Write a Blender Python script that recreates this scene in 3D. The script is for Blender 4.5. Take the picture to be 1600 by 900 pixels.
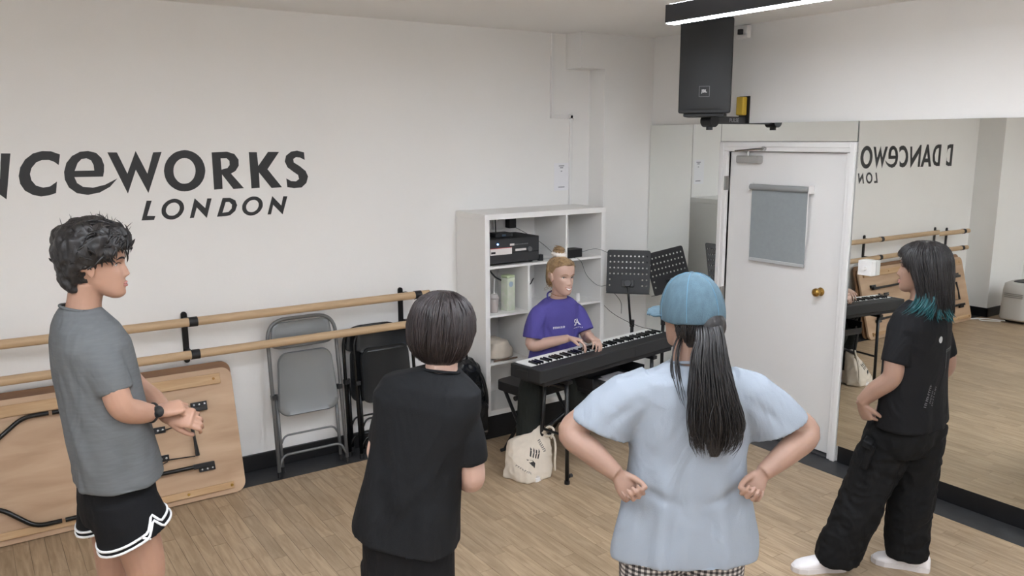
import bpy, bmesh, math, random
import numpy as np
from mathutils import Vector, Matrix, noise, geometry
from mathutils.bvhtree import BVHTree

for o in list(bpy.data.objects): bpy.data.objects.remove(o)
scene = bpy.context.scene
COL = scene.collection
random.seed(7); RNG = np.random.default_rng(7)

# ------------------------------------------------------------------ camera
FPX = 1289.37
CAM = np.array([-4.5974, -4.8781, 2.08])
YAW, PITCH, ROLL = 0.589935, 0.179554, -0.0035016
fw = np.array([math.sin(YAW)*math.cos(PITCH), math.cos(YAW)*math.cos(PITCH), -math.sin(PITCH)])
rt = np.array([math.cos(YAW), -math.sin(YAW), 0.0]); up = np.cross(rt, fw)
rt, up = math.cos(ROLL)*rt+math.sin(ROLL)*up, -math.sin(ROLL)*rt+math.cos(ROLL)*up
cd = bpy.data.cameras.new('camera'); cam = bpy.data.objects.new('camera', cd); COL.objects.link(cam)
cd.sensor_width = 36; cd.lens = FPX/1600*36; cd.clip_start = .05; cd.clip_end = 60
cam.matrix_world = Matrix(((rt[0], up[0], -fw[0], CAM[0]), (rt[1], up[1], -fw[1], CAM[1]), (rt[2], up[2], -fw[2], CAM[2]), (0, 0, 0, 1)))
scene.camera = cam

# ------------------------------------------------------------------ world, exposure
w = bpy.data.worlds.new('world'); scene.world = w; w.use_nodes = True
w.node_tree.nodes['Background'].inputs[0].default_value = (.8, .85, .9, 1)
w.node_tree.nodes['Background'].inputs[1].default_value = .3
scene.view_settings.view_transform = 'Standard'; scene.view_settings.look = 'None'
scene.view_settings.gamma = 1; scene.view_settings.use_curve_mapping = False
scene.view_settings.exposure = 0.9
LAMP_STRENGTH = 47.0

# ------------------------------------------------------------------ materials
def s2l(c): return tuple((v/12.92 if v <= .04045 else ((v+.055)/1.055)**2.4) for v in c)
def rgb(r, g, b): return s2l((r/255, g/255, b/255))
MATS = {}
def mat(name, col, rough=.6, metal=0., var=0., scale=8., bump=0., bscale=60., stretch=None, coat=0., sss=0., emit=None, estr=0., trans=0., sheen=0., spec=.5, ior=1.45, alpha=1., col2=None):
    if name in MATS: return MATS[name]
    m = bpy.data.materials.new(name); m.use_nodes = True
    nt = m.node_tree; b = nt.nodes['Principled BSDF']
    b.inputs['Base Color'].default_value = (*col, 1); b.inputs['Roughness'].default_value = rough
    b.inputs['Metallic'].default_value = metal; b.inputs['Specular IOR Level'].default_value = spec
    b.inputs['IOR'].default_value = ior
    if coat: b.inputs['Coat Weight'].default_value = coat; b.inputs['Coat Roughness'].default_value = .15
    if sheen: b.inputs['Sheen Weight'].default_value = sheen
    if sss:
        b.inputs['Subsurface Weight'].default_value = sss; b.inputs['Subsurface Radius'].default_value = (.012, .006, .003); b.inputs['Subsurface Scale'].default_value = 1.
    if trans: b.inputs['Transmission Weight'].default_value = trans
    if alpha < 1: b.inputs['Alpha'].default_value = alpha
    if emit: b.inputs['Emission Color'].default_value = (*emit, 1); b.inputs['Emission Strength'].default_value = estr
    tc = nt.nodes.new('ShaderNodeTexCoord'); mp = nt.nodes.new('ShaderNodeMapping')
    nt.links.new(tc.outputs['Object'], mp.inputs['Vector'])
    if stretch: mp.inputs['Scale'].default_value = stretch
    if var or col2:
        n = nt.nodes.new('ShaderNodeTexNoise'); n.inputs['Scale'].default_value = scale; n.inputs['Detail'].default_value = 5
        nt.links.new(mp.outputs[0], n.inputs['Vector'])
        r = nt.nodes.new('ShaderNodeValToRGB'); r.color_ramp.elements[0].position = .3; r.color_ramp.elements[1].position = .7
        c2 = col2 if col2 else tuple(min(1, c*(1+var)) for c in col)
        c1 = col if col2 else tuple(c*(1-var) for c in col)
        r.color_ramp.elements[0].color = (*c1, 1); r.color_ramp.elements[1].color = (*c2, 1)
        nt.links.new(n.outputs['Fac'], r.inputs[0]); nt.links.new(r.outputs[0], b.inputs['Base Color'])
    if bump:
        n2 = nt.nodes.new('ShaderNodeTexNoise'); n2.inputs['Scale'].default_value = bscale; n2.inputs['Detail'].default_value = 4
        nt.links.new(mp.outputs[0], n2.inputs['Vector'])
        bp = nt.nodes.new('ShaderNodeBump'); bp.inputs['Strength'].default_value = bump; bp.inputs['Distance'].default_value = .004
        nt.links.new(n2.outputs['Fac'], bp.inputs['Height']); nt.links.new(bp.outputs[0], b.inputs['Normal'])
    MATS[name] = m; return m

WALL = mat('wall_paint', rgb(238, 236, 233), .75, var=.012, scale=2, bump=.12, bscale=40)
CEIL = mat('ceiling_paint', rgb(240, 238, 235), .8, bump=.15, bscale=25)
WHITE = mat('white_gloss', rgb(234, 232, 230), .4, bump=.03, bscale=30)
SHELFW = mat('shelf_white', rgb(238, 236, 233), .45)
BLACKPL = mat('black_plastic', rgb(28, 28, 30), .5, bump=.05, bscale=300)
BLACKM = mat('black_metal', rgb(20, 20, 22), .35, metal=.0)
BLACKG = mat('black_gloss', rgb(18, 19, 20), .22)
BASEB = mat('black_baseboard', rgb(22, 22, 24), .45, var=.2, scale=14, bump=.05)
VINYL = mat('dark_vinyl', rgb(52, 52, 54), .5, var=.25, scale=9, bump=.05)
CHROME = mat('chrome', rgb(190, 190, 190), .25, metal=1)
GREYM = mat('grey_painted_metal', rgb(120, 121, 122), .4, metal=.3)
GREYSEAT = mat('grey_seat_metal', rgb(134, 137, 139), .28, metal=.35, var=.04, scale=5)
BRASS = mat('brass', rgb(190, 150, 80), .25, metal=1)
BARREW = mat('barre_wood', rgb(188, 160, 126), .45, var=.10, scale=6, stretch=(1, 12, 12), bump=.02)
MIRROR = mat('mirror_glass', (.86, .875, .85), .008, metal=1)
MEDGE = mat('mirror_edge', rgb(70, 78, 72), .3)
VINYLBLK = mat('sign_black', rgb(38, 38, 39), .45)

def wood(name, c1, c2, scale=3., stretch=(1, 14, 14), rough=.45, rings=True, rand=.0, bump=.03):
    if name in MATS: return MATS[name]
    m = bpy.data.materials.new(name); m.use_nodes = True; nt = m.node_tree; b = nt.nodes['Principled BSDF']
    b.inputs['Roughness'].default_value = rough
    tc = nt.nodes.new('ShaderNodeTexCoord'); mp = nt.nodes.new('ShaderNodeMapping'); mp.inputs['Scale'].default_value = stretch
    oi = nt.nodes.new('ShaderNodeObjectInfo'); ge = nt.nodes.new('ShaderNodeNewGeometry')
    ad = nt.nodes.new('ShaderNodeMath'); ad.operation = 'ADD'; fr = nt.nodes.new('ShaderNodeMath'); fr.operation = 'FRACT'
    nt.links.new(oi.outputs['Random'], ad.inputs[0]); nt.links.new(ge.outputs['Random Per Island'], ad.inputs[1]); nt.links.new(ad.outputs[0], fr.inputs[0])
    src = 'Position' if rand else None
    if rand:
        cmb = nt.nodes.new('ShaderNodeCombineXYZ'); ml = nt.nodes.new('ShaderNodeMath'); ml.operation = 'MULTIPLY'; ml.inputs[1].default_value = 17.
        nt.links.new(fr.outputs[0], ml.inputs[0]); nt.links.new(ml.outputs[0], cmb.inputs[2])
        va = nt.nodes.new('ShaderNodeVectorMath'); va.operation = 'ADD'
        nt.links.new(ge.outputs['Position'], va.inputs[0]); nt.links.new(cmb.outputs[0], va.inputs[1]); nt.links.new(va.outputs[0], mp.inputs['Vector'])
    else: nt.links.new(tc.outputs['Object'], mp.inputs['Vector'])
    n = nt.nodes.new('ShaderNodeTexNoise'); n.inputs['Scale'].default_value = scale; n.inputs['Detail'].default_value = 7; n.inputs['Distortion'].default_value = .6
    nt.links.new(mp.outputs[0], n.inputs['Vector'])
    r = nt.nodes.new('ShaderNodeValToRGB'); r.color_ramp.elements[0].position = .32; r.color_ramp.elements[1].position = .68
    r.color_ramp.elements[0].color = (*c1, 1); r.color_ramp.elements[1].color = (*c2, 1)
    nt.links.new(n.outputs['Fac'], r.inputs[0])
    out = r.outputs[0]
    if rand:
        hs = nt.nodes.new('ShaderNodeHueSaturation')
        mr = nt.nodes.new('ShaderNodeMapRange'); mr.inputs[3].default_value = 1-rand; mr.inputs[4].default_value = 1+rand
        nt.links.new(fr.outputs[0], mr.inputs[0]); nt.links.new(mr.outputs[0], hs.inputs['Value']); nt.links.new(out, hs.inputs['Color']); out = hs.outputs[0]
        # large worn patches that belong to the floor itself
        n3 = nt.nodes.new('ShaderNodeTexNoise'); n3.inputs['Scale'].default_value = .9; nt.links.new(ge.outputs['Position'], n3.inputs['Vector'])
        mr2 = nt.nodes.new('ShaderNodeMapRange'); mr2.inputs[1].default_value = .35; mr2.inputs[2].default_value = .65; mr2.inputs[3].default_value = .93; mr2.inputs[4].default_value = 1.06
        nt.links.new(n3.outputs['Fac'], mr2.inputs[0])
        hs2 = nt.nodes.new('ShaderNodeHueSaturation'); nt.links.new(mr2.outputs[0], hs2.inputs['Value']); nt.links.new(out, hs2.inputs['Color']); out = hs2.outputs[0]
    nt.links.new(out, b.inputs['Base Color'])
    bp = nt.nodes.new('ShaderNodeBump'); bp.inputs['Strength'].default_value = bump; bp.inputs['Distance'].default_value = .003
    nt.links.new(n.outputs['Fac'], bp.inputs['Height']); nt.links.new(bp.outputs[0], b.inputs['Normal'])
    MATS[name] = m; return m
FLOORW = wood('floor_oak', rgb(154, 131, 104), rgb(182, 159, 131), scale=2.2, stretch=(22, 2.2, 2.2), rough=.42, rand=.09)
PLY = wood('table_plywood', rgb(174, 142, 112), rgb(198, 167, 137), scale=1.6, stretch=(1, 6, 6), rough=.5)
PLYB = wood('table_batten', rgb(180, 144, 102), rgb(198, 164, 124), scale=3, stretch=(1, 14, 14), rough=.5)
PLYD = wood('table_dark_ply', rgb(122, 86, 56), rgb(150, 110, 76), scale=2, stretch=(1, 8, 8), rough=.5)

# ------------------------------------------------------------------ geometry helpers
class MB:
    def __init__(s): s.v = []; s.f = []
    def add(s, v, f):
        k = len(s.v); s.v += [tuple(map(float, p)) for p in v]; s.f += [tuple(i+k for i in q) for q in f]; return s
    def box(s, c, d, M=None):
        x, y, z = d[0]/2, d[1]/2, d[2]/2
        v = [Vector(p) for p in ((-x,-y,-z),(x,-y,-z),(x,y,-z),(-x,y,-z),(-x,-y,z),(x,-y,z),(x,y,z),(-x,y,z))]
        if M is not None: v = [M @ p for p in v]
        v = [p+Vector(c) for p in v]
        return s.add(v, [(0,3,2,1),(4,5,6,7),(0,1,5,4),(1,2,6,5),(2,3,7,6),(3,0,4,7)])
    def bx(s, x0, x1, y0, y1, z0, z1): return s.box(((x0+x1)/2,(y0+y1)/2,(z0+z1)/2), (abs(x1-x0),abs(y1-y0),abs(z1-z0)))
    def rings(s, R, caps=True):
        n = len(R[0]); v = [p for r in R for p in r]; f = []
        for i in range(len(R)-1):
            for j in range(n):
                a, b = i*n+j, i*n+(j+1) % n
                f.append((a, b, b+n, a+n))
        if caps: f.append(tuple(range(n-1, -1, -1))); f.append(tuple(range((len(R)-1)*n, len(R)*n)))
        return s.add(v, f)
    def tube(s, pts, r, n=10, caps=True, closed=False):
        pts = [np.array(p, float) for p in pts]; N = len(pts)
        rr = r if hasattr(r, '__len__') else [r]*N
        T = []
        for i in range(N):
            t = pts[min(i+1, N-1)]-pts[max(i-1, 0)]; T.append(t/(np.linalg.norm(t)+1e-12))
        a = np.array((0, 0, 1.)) if abs(T[0][2]) < .9 else np.array((1., 0, 0))
        X = np.cross(T[0], a); X /= np.linalg.norm(X); R = []
        for i in range(N):
            X = X-T[i]*(X@T[i]); X /= np.linalg.norm(X)+1e-12; Y = np.cross(T[i], X)
            R.append([pts[i]+rr[i]*(X*math.cos(2*math.pi*k/n)+Y*math.sin(2*math.pi*k/n)) for k in range(n)])
        return s.rings(R, caps)
    def cyl(s, a, b, r, n=16, r2=None): return s.tube([a, b], [r, r if r2 is None else r2], n)
    def ell(s, c, r, n=20, m=12, M=None):
        c = np.array(c, float); v = []; f = []
        for i in range(1, m):
            t = math.pi*i/m
            for j in range(n):
                a = 2*math.pi*j/n; q = np.array((r[0]*math.sin(t)*math.cos(a), r[1]*math.sin(t)*math.sin(a), r[2]*math.cos(t)))
                if M is not None: q = M @ q
                v.append(c+q)
        tp = np.array((0, 0, r[2])); bt = -tp
        if M is not None: tp = M @ tp; bt = M @ bt
        v.append(c+tp); v.append(c+bt); T = len(v)-2; B = T+1
        for i in range(m-2):
            for j in range(n):
                a, b = i*n+j, i*n+(j+1) % n; f.append((a, a+n, b+n, b))
        for j in range(n): f.append((T, j, (j+1) % n)); f.append((B, (m-2)*n+(j+1) % n, (m-2)*n+j))
        return s.add(v, f)
    def lathe(s, prof, c=(0, 0, 0), n=24, M=None):
        R = []
        for r, z in prof:
            q = [np.array((r*math.cos(2*math.pi*k/n), r*math.sin(2*math.pi*k/n), z)) for k in range(n)]
            if M is not None: q = [M @ p for p in q]
            R.append([p+np.array(c) for p in q])
        return s.rings(R)
    def prism(s, outline, h, M=None, o=(0, 0, 0), holes=()):
        """2-D outline (x,y) with holes, extruded 0..h along local z."""
        loops = [list(outline)]+[list(q) for q in holes]
        tris = geometry.tessellate_polygon([[Vector((x, y, 0)) for x, y in l] for l in loops])
        P = [q for l in loops for q in l]; n = len(P)
        v = [Vector((x, y, 0)) for x, y in P]+[Vector((x, y, h)) for x, y in P]; f = []
        for t in tris:
            a, b, c = [Vector((*P[i], 0)) for i in t]
            if (b-a).cross(c-a).z < 0: t = t[::-1]
            f.append((t[2], t[1], t[0])); f.append(tuple(i+n for i in t))
        k = 0
        for li, l in enumerate(loops):
            ar = sum(l[i][0]*l[(i+1) % len(l)][1]-l[(i+1) % len(l)][0]*l[i][1] for i in range(len(l)))
            m = len(l)
            for i in range(m):
                a, b = k+i, k+(i+1) % m
                ccw = (ar > 0) if li == 0 else (ar < 0)
                f.append((a, b, b+n, a+n) if ccw else (b, a, a+n, b+n))
            k += m
        if M is not None: v = [M @ p for p in v]
        return s.add([p+Vector(o) for p in v], f)
    def mesh(s, name, smooth=False):
        me = bpy.data.meshes.new(name); me.from_pydata(s.v, [], s.f); me.update()
        if smooth: me.shade_smooth()
        return me
    def build(s, name, m, parent=None, smooth=False, bevel=0, seg=2, auto=False):
        me = s.mesh(name, smooth); me.materials.append(m)
        o = bpy.data.objects.new(name, me); COL.objects.link(o)
        if parent: o.parent = parent
        if bevel:
            b = o.modifiers.new('bevel', 'BEVEL'); b.width = bevel; b.segments = seg; b.limit_method = 'ANGLE'; b.angle_limit = .6
            b.harden_normals = False
        if auto: me.set_sharp_from_angle(angle=math.radians(auto))
        return o

def tag(o, label=None, cat=None, group=None, kind=None):
    if label: o['label'] = label
    if cat: o['category'] = cat
    if group: o['group'] = group
    if kind: o['kind'] = kind
    return o
def thing(name, label, cat, loc=(0, 0, 0), rz=0, group=None):
    o = bpy.data.objects.new(name, None); COL.objects.link(o); o.empty_display_size = .1
    o.location = loc; o.rotation_euler = (0, 0, rz); return tag(o, label, cat, group)
def struct(name, mb, m, label=None, parent=None, **k):
    o = mb.build(name, m, parent, **k)
    if not parent: o['kind'] = 'structure'
    if label: o['label'] = label
    return o
def link_mesh(name, me, parent=None, loc=(0, 0, 0), rot=None):
    o = bpy.data.objects.new(name, me); COL.objects.link(o); o.location = loc
    if rot is not None: o.rotation_euler = rot
    if parent: o.parent = parent
    return o
def rrect(w_, h_, r, n=5, cx=0, cy=0):
    pts = []
    for qx, qy, a0 in ((w_/2-r, h_/2-r, 0), (-w_/2+r, h_/2-r, 90), (-w_/2+r, -h_/2+r, 180), (w_/2-r, -h_/2+r, 270)):
        for i in range(n+1):
            a = math.radians(a0+90*i/n); pts.append((cx+qx+r*math.cos(a), cy+qy+r*math.sin(a)))
    return pts
def circ(cx, cy, r, n=24, ry=None, a0=0): return [(cx+r*math.cos(a0+2*math.pi*i/n), cy+(ry or r)*math.sin(a0+2*math.pi*i/n)) for i in range(n)]
def fillet(pts, r, n=5):
    """round the corners of a 3-D polyline"""
    pts = [np.array(p, float) for p in pts]; out = [pts[0]]
    for i in range(1, len(pts)-1):
        a, b, c = pts[i-1], pts[i], pts[i+1]; u = a-b; v = c-b; lu, lv = np.linalg.norm(u), np.linalg.norm(v)
        d = min(r, lu*.45, lv*.45); p0 = b+u/lu*d; p1 = b+v/lv*d
        for k in range(n+1):
            t = k/n; out.append((1-t)**2*p0+2*t*(1-t)*b+t*t*p1)
    out.append(pts[-1]); return out
def spline(pts, n=8):
    P = [np.array(p, float) for p in pts]; P = [2*P[0]-P[1]]+P+[2*P[-1]-P[-2]]; out = []
    for i in range(1, len(P)-2):
        for k in range(n):
            t = k/n; a, b, c, d = P[i-1:i+3]
            out.append(.5*((2*b)+(-a+c)*t+(2*a-5*b+4*c-d)*t*t+(-a+3*b-3*c+d)*t**3))
    out.append(P[-2]); return out
def textmesh(txt, size, extrude=.0005, shear=0, space=1, bold=0):
    c = bpy.data.curves.new('t', 'FONT'); c.body = txt; c.size = size; c.extrude = extrude; c.shear = shear; c.space_character = space; c.offset = bold
    c.align_x = 'CENTER'; c.align_y = 'CENTER'; c.resolution_u = 3
    o = bpy.data.objects.new('t', c); COL.objects.link(o); dg = bpy.context.evaluated_depsgraph_get(); dg.update()
    me = bpy.data.meshes.new_from_object(o.evaluated_get(dg)); bpy.data.objects.remove(o); bpy.data.curves.remove(c)
    return me
def put_text(name, txt, size, m, M, parent, **k):
    me = textmesh(txt, size, **k); me.transform(M); me.materials.append(m)
    return link_mesh(name, me, parent)
def frame(o, X, Y):
    X = Vector(X).normalized(); Y = Vector(Y).normalized(); Z = X.cross(Y)
    return Matrix(((X[0], Y[0], Z[0], o[0]), (X[1], Y[1], Z[1], o[1]), (X[2], Y[2], Z[2], o[2]), (0, 0, 0, 1)))

# ------------------------------------------------------------------ room shell
YW = .178; ZC = 2.837; XL = -6.4; YF = -7.2
struct('wall_back', MB().bx(XL-.15, .15, YW, YW+.15, -.05, ZC+.1), WALL, 'long white painted back wall')
struct('wall_pillar', MB().bx(-.49, 0, 0, YW, 0, ZC), WALL, 'shallow white wall projection in the far corner')
struct('wall_bulkhead', MB().bx(-.72, -.49, 0, YW, 2.585, ZC), WALL, 'boxed-in beam end under the ceiling')
struct('wall_recess', MB().bx(XL, -5.58, -.12, YW, 0, ZC), WALL, 'white wall projection at the far end, seen in the mirror')
struct('wall_left', MB().bx(XL-.15, XL, YF, YW, -.05, ZC+.1), WALL)
struct('wall_front', MB().bx(XL-.15, .15, YF-.15, YF, -.05, ZC+.1), WALL)
DY0, DY1, DZ = -.80, -1.755, 1.985      # door opening
wr = MB(); wr.bx(0, .15, YW, DY0, -.05, ZC+.1); wr.bx(0, .15, DY1, YF, -.05, ZC+.1); wr.bx(0, .15, DY0, DY1, DZ, ZC+.1); wr.bx(.1, .15, DY0, DY1, -.05, DZ)
struct('wall_right', wr, WALL, 'white end wall carrying the mirrors and the door')
struct('ceiling', MB().bx(XL-.15, .15, YF-.15, YW+.15, ZC, ZC+.1), CEIL, 'plain white ceiling')
# floor: base slab, border strips, planks
floor = struct('floor', MB().bx(XL, 0.12, YF, YW, -.06, -.012), mat('floor_gap', rgb(58, 44, 32), .8), 'worn light oak strip floor')
SX, SY = -.223, YW-.244
BORD = MB(); BORD.bx(XL, 0.1, SY, YW, -.012, .0); BORD.bx(SX, 0.1, YF, SY, -.012, .0)
struct('floor_border', BORD, VINYL, 'dark grey vinyl border strip along the walls', parent=floor)
def infront(x, y):
    d = np.array((x, y, 0))-CAM; z = d@fw
    if z < .3: return 9e9
    u, v = 800+FPX*(d@rt)/z, 450-FPX*(d@up)/z
    return z if (-40 < u < 1640 and -40 < v < 960) else 9e9
planks = []; PWID = .072; GAP = .0013
nrow = int((SX-XL)/PWID)
for i in range(nrow):
    x1 = SX-i*PWID; x0 = x1-PWID; y = SY-random.uniform(0, .6); prev = SY
    while prev > YF:
        yy = max(y, YF); planks.append((x0+GAP/2, x1-GAP/2, yy+GAP/2, prev-GAP/2)); prev = yy; y = yy-random.choice((.38, .46, .55, .62))
order = sorted(range(len(planks)), key=lambda i: infront((planks[i][0]+planks[i][1])/2, (planks[i][2]+planks[i][3])/2))
near = set(order[:298])
rest = MB()
def plank_mesh(L):
    me = MB().bx(-PWID/2+GAP/2, PWID/2-GAP/2, -L/2, L/2, -.011, 0).mesh('plank'); me.materials.append(FLOORW); return me
pm = {}
for i, (x0, x1, y0, y1) in enumerate(planks):
    dz = random.uniform(-.0006, 0)
    if i in near:
        L = round(y1-y0, 4)
        if L not in pm: pm[L] = plank_mesh(L)
        link_mesh('plank', pm[L], floor, ((x0+x1)/2, (y0+y1)/2, dz))
    else: rest.bx(x0, x1, y0, y1, -.011, dz)
tag(rest.build('far_planks', FLOORW, floor), kind='stuff')
# baseboards
struct('baseboard_back', MB().bx(-5.58, -.49, YW-.018, YW, 0, .108).bx(-.49, 0, -.018, 0, 0, .108), BASEB, 'black skirting along the back wall', bevel=.003)
bb = MB(); bb.bx(-.02, 0, YF, -1.83, 0, .112); bb.bx(-.02, 0, -.735, -.018, 0, .112)
struct('baseboard_right', bb, BASEB, 'black skirting under the mirrors', bevel=.003)
struct('baseboard_left', MB().bx(-5.58, -5.56, -.14, YW-.018, 0, .108).bx(XL, -5.56, -.14, -.12, 0, .108), BASEB, 'black skirting round the far wall projection', bevel=.003)

# ------------------------------------------------------------------ pendant lamps
LEDM = mat('led_diffuser', (1, 1, 1), .5, emit=(.91, .985, 1.09), estr=LAMP_STRENGTH)
UPM = mat('added_uplight_glow', (1, 1, 1), .5, emit=(.95, .99, 1.05), estr=LAMP_STRENGTH*.3)  # added glow for the lamp tops, to brighten the ceiling
def lamp(x, y0, y1, label):
    t = thing('linear_pendant_lamp', label, 'lamp', (x, (y0+y1)/2, 2.65), group='linear pendant lamps'); L = y0-y1
    h = MB(); h.bx(-.032, -.028, -L/2, L/2, 0, .088); h.bx(.028, .032, -L/2, L/2, 0, .088); h.bx(-.028, .028, -L/2, L/2, .03, .088)
    h.bx(-.028, .028, -L/2, -L/2+.004, 0, .03); h.bx(-.028, .028, L/2-.004, L/2, 0, .03)
    h.build('housing', mat('lamp_housing', rgb(44, 45, 48), .45), t)
    MB().bx(-.0275, .0275, -L/2+.005, L/2-.005, -.004, .012).build('diffuser', LEDM, t)
    MB().bx(-.024, .024, -L/2+.02, L/2-.02, .0885, .0905).build('added_uplight', UPM, t)  # top strip added to throw light on the ceiling
    for s in (-1, 1): MB().cyl((0, s*(L/2-.05), .088), (0, s*(L/2-.05), ZC-2.65), .0012, 6).build('suspension_wire', CHROME, t)
lamp(-1.50, -1.70, -3.20, 'black linear pendant lamp in front of the black loudspeaker')
for x, col in ((-2.8, 'second column from the mirror wall'), (-4.1, 'third column from the mirror wall'), (-5.4, 'column farthest from the mirror wall')):
    lamp(x, -2.5, -4.0, 'added unseen black linear pendant lamp in the '+col+', nearer the lettering')  # lamps added above the view to even out the light
for x, col in ((-1.5, 'column nearest the mirrors'), (-2.8, 'second column from the mirror wall'), (-4.1, 'third column from the mirror wall'), (-5.4, 'column farthest from the mirror wall')):
    lamp(x, -4.7, -6.2, 'added unseen black linear pendant lamp at the back of the room, '+col)  # more unseen lamps, added to fill the room with light

# ------------------------------------------------------------------ mirrors
def mirror(y0, y1, z0, z1, d, e, label, x0=-.02, yr=None, zr=1.1):
    yr = y0 if yr is None else yr
    n = np.array([-math.cos(d)*math.cos(e), math.sin(d)*math.cos(e), math.sin(e)])
    def X(y, z): return x0-(n[1]*(y-yr)+n[2]*(z-zr))/n[0]
    c = [(y, z) for y, z in ((y0, z0), (y1, z0), (y1, z1), (y0, z1))]
    t = thing('wall_mirror', label, 'mirror', (0, (y0+y1)/2, z0), group='wall mirror panels')
    o = Vector((0, (y0+y1)/2, z0))
    v = [Vector((X(y, z), y, z))-o for y, z in c]+[Vector((X(y, z)+.005, y, z))-o for y, z in c]
    g = MB(); g.add(v, [(0, 3, 2, 1), (4, 5, 6, 7), (0, 1, 5, 4), (1, 2, 6, 5), (2, 3, 7, 6), (3, 0, 4, 7)])
    ob = g.build('glass', MIRROR, t); me = ob.data; me.materials.append(MEDGE)
    for i, pl in enumerate(me.polygons): pl.material_index = 0 if i == 0 else 1
D2R = math.pi/180
mirror(-.004, -.733, .112, 2.176, 0, 0, 'tall mirror panel between the corner and the door')
mirror(-.737, -1.817, 2.054, 2.176, 0, 0, 'low wide mirror strip above the white door')
mirror(-1.823, -2.368, .112, 2.176, -1.238*D2R, .251*D2R, 'narrow mirror panel right beside the door frame')
mirror(-2.372, -3.5, .112, 2.176, -.565*D2R, .232*D2R, 'wide mirror panel at the right end of the wall')
mirror(-3.504, -4.7, .112, 2.176, -.3*D2R, .2*D2R, 'mirror panel beyond the right edge of view')

# ------------------------------------------------------------------ door
door = struct('door_1', MB().bx(.012, .052, DY0-.004, DY1+.004, .02, DZ-.004), WHITE, 'white painted panel-less door with a grey roller blind', bevel=.002)
fr_ = MB()
for a, b in ((DY0, -.737), (-1.817, DY1)): fr_.bx(-.028, .06, a, b, 0, DZ+.0)
fr_.bx(-.028, .06, -.737, -1.817, DZ, 2.05)
trim = struct('trim_1', fr_, WHITE, 'white moulded door frame', bevel=.006)
f2 = MB(); f2.bx(-.036, -.026, -.772, -.737, 0, 2.05); f2.bx(-.036, -.026, -1.817, -1.782, 0, 2.05); f2.bx(-.036, -.026, -.772, -1.782, 2.015, 2.05)
f2.build('moulding', WHITE, trim, bevel=.004)
MB().bx(-.03, .06, DY0, DY1, .0, .012).build('threshold', VINYL, trim)
for z in (1.76, .96, .25): MB().bx(-.034, .012, DY0-.0005, DY0+.006, z-.05, z+.05).cyl((-.036, DY0, z-.05), (-.036, DY0, z+.05), .007, 10).build('hinge', mat('steel_dull', rgb(150, 148, 144), .4, metal=.8), door)
k = MB(); k.lathe([(.0, 0), (.026, 0), (.028, .004), (.012, .01), (.010, .03), (.022, .038), (.028, .05), (.026, .062), (.012, .07), (0, .071)], (0.012, -1.609, 1.09), 20, np.array(((0, 0, -1), (0, 1, 0), (1, 0, 0.))))
k.build('door_knob', BRASS, door, smooth=True)
c = MB(); c.bx(-.04, .012, -.892, -1.09, 1.905, 1.955); cl = c.build('door_closer', mat('closer_grey', rgb(176, 174, 170), .4, metal=.4), door, bevel=.008)
MB().cyl((-.02, -.985, 1.95), (-.02, -.985, 1.985), .011, 12).build('closer_spindle', CHROME, cl)
MB().tube([(-.02, -.985, 1.985), (-.12, -.955, 1.988), (-.045, -1.13, 2.005)], .007, 8).tube([(-.045, -1.13, 2.005), (-.028, -1.13, 2.005)], .016, 10).build('closer_arm', CHROME, cl)
# roller blind over the door's window
bl = thing('roller_blind', 'grey roller blind hanging on the white door', 'blind', (0, -1.26, 1.24))
MB().cyl((-.022, -.238+.0, .505), (-.022, .238, .505), .02, 16).build('roller', mat('blind_tube', rgb(150, 152, 152), .5), bl, smooth=True, auto=40)
MB().bx(-.014, -.0105, -.222, .232, .012, .50).build('fabric', mat('blind_fabric', rgb(150, 156, 158), .8, var=.03, scale=40, bump=.1, bscale=400), bl)
MB().bx(-.018, -.006, -.222, .232, -.008, .014).build('hem_bar', mat('blind_bar', rgb(188, 190, 190), .5), bl, bevel=.003)
for s in (-.25, .242): MB().bx(-.04, .012, s-.006+.002, s+.006+.002, .478, .532).build('blind_bracket', WHITE, bl, bevel=.004)
MB().tube(spline([(-.036, -.245, .49), (-.036, -.247, .3), (-.036, -.246, .16), (-.036, -.243, .15), (-.034, -.24, .3), (-.034, -.24, .49)], 4), .0022, 6).build('bead_chain', WHITE, bl)
# hasp-like keep marks on the frame
# ------------------------------------------------------------------ switch on the mirror
sw = thing('dimmer_switch', 'white square dimmer switch box mounted on the mirror by the door', 'switch', (-.016, -1.955, 1.296))
MB().bx(-.04, 0, -.046, .046, -.046, .046).build('back_box', WHITE, sw, bevel=.003)
MB().bx(-.047, -.04, -.045, .045, -.045, .045).build('face_plate', WHITE, sw, bevel=.002)
MB().lathe([(0, 0), (.014, 0), (.012, .014), (0, .015)], (-.047, 0, -.002), 16, np.array(((0, 0, -1), (0, 1, 0), (1, 0, 0.)))).build('knob', WHITE, sw, smooth=True, auto=40)

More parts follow.
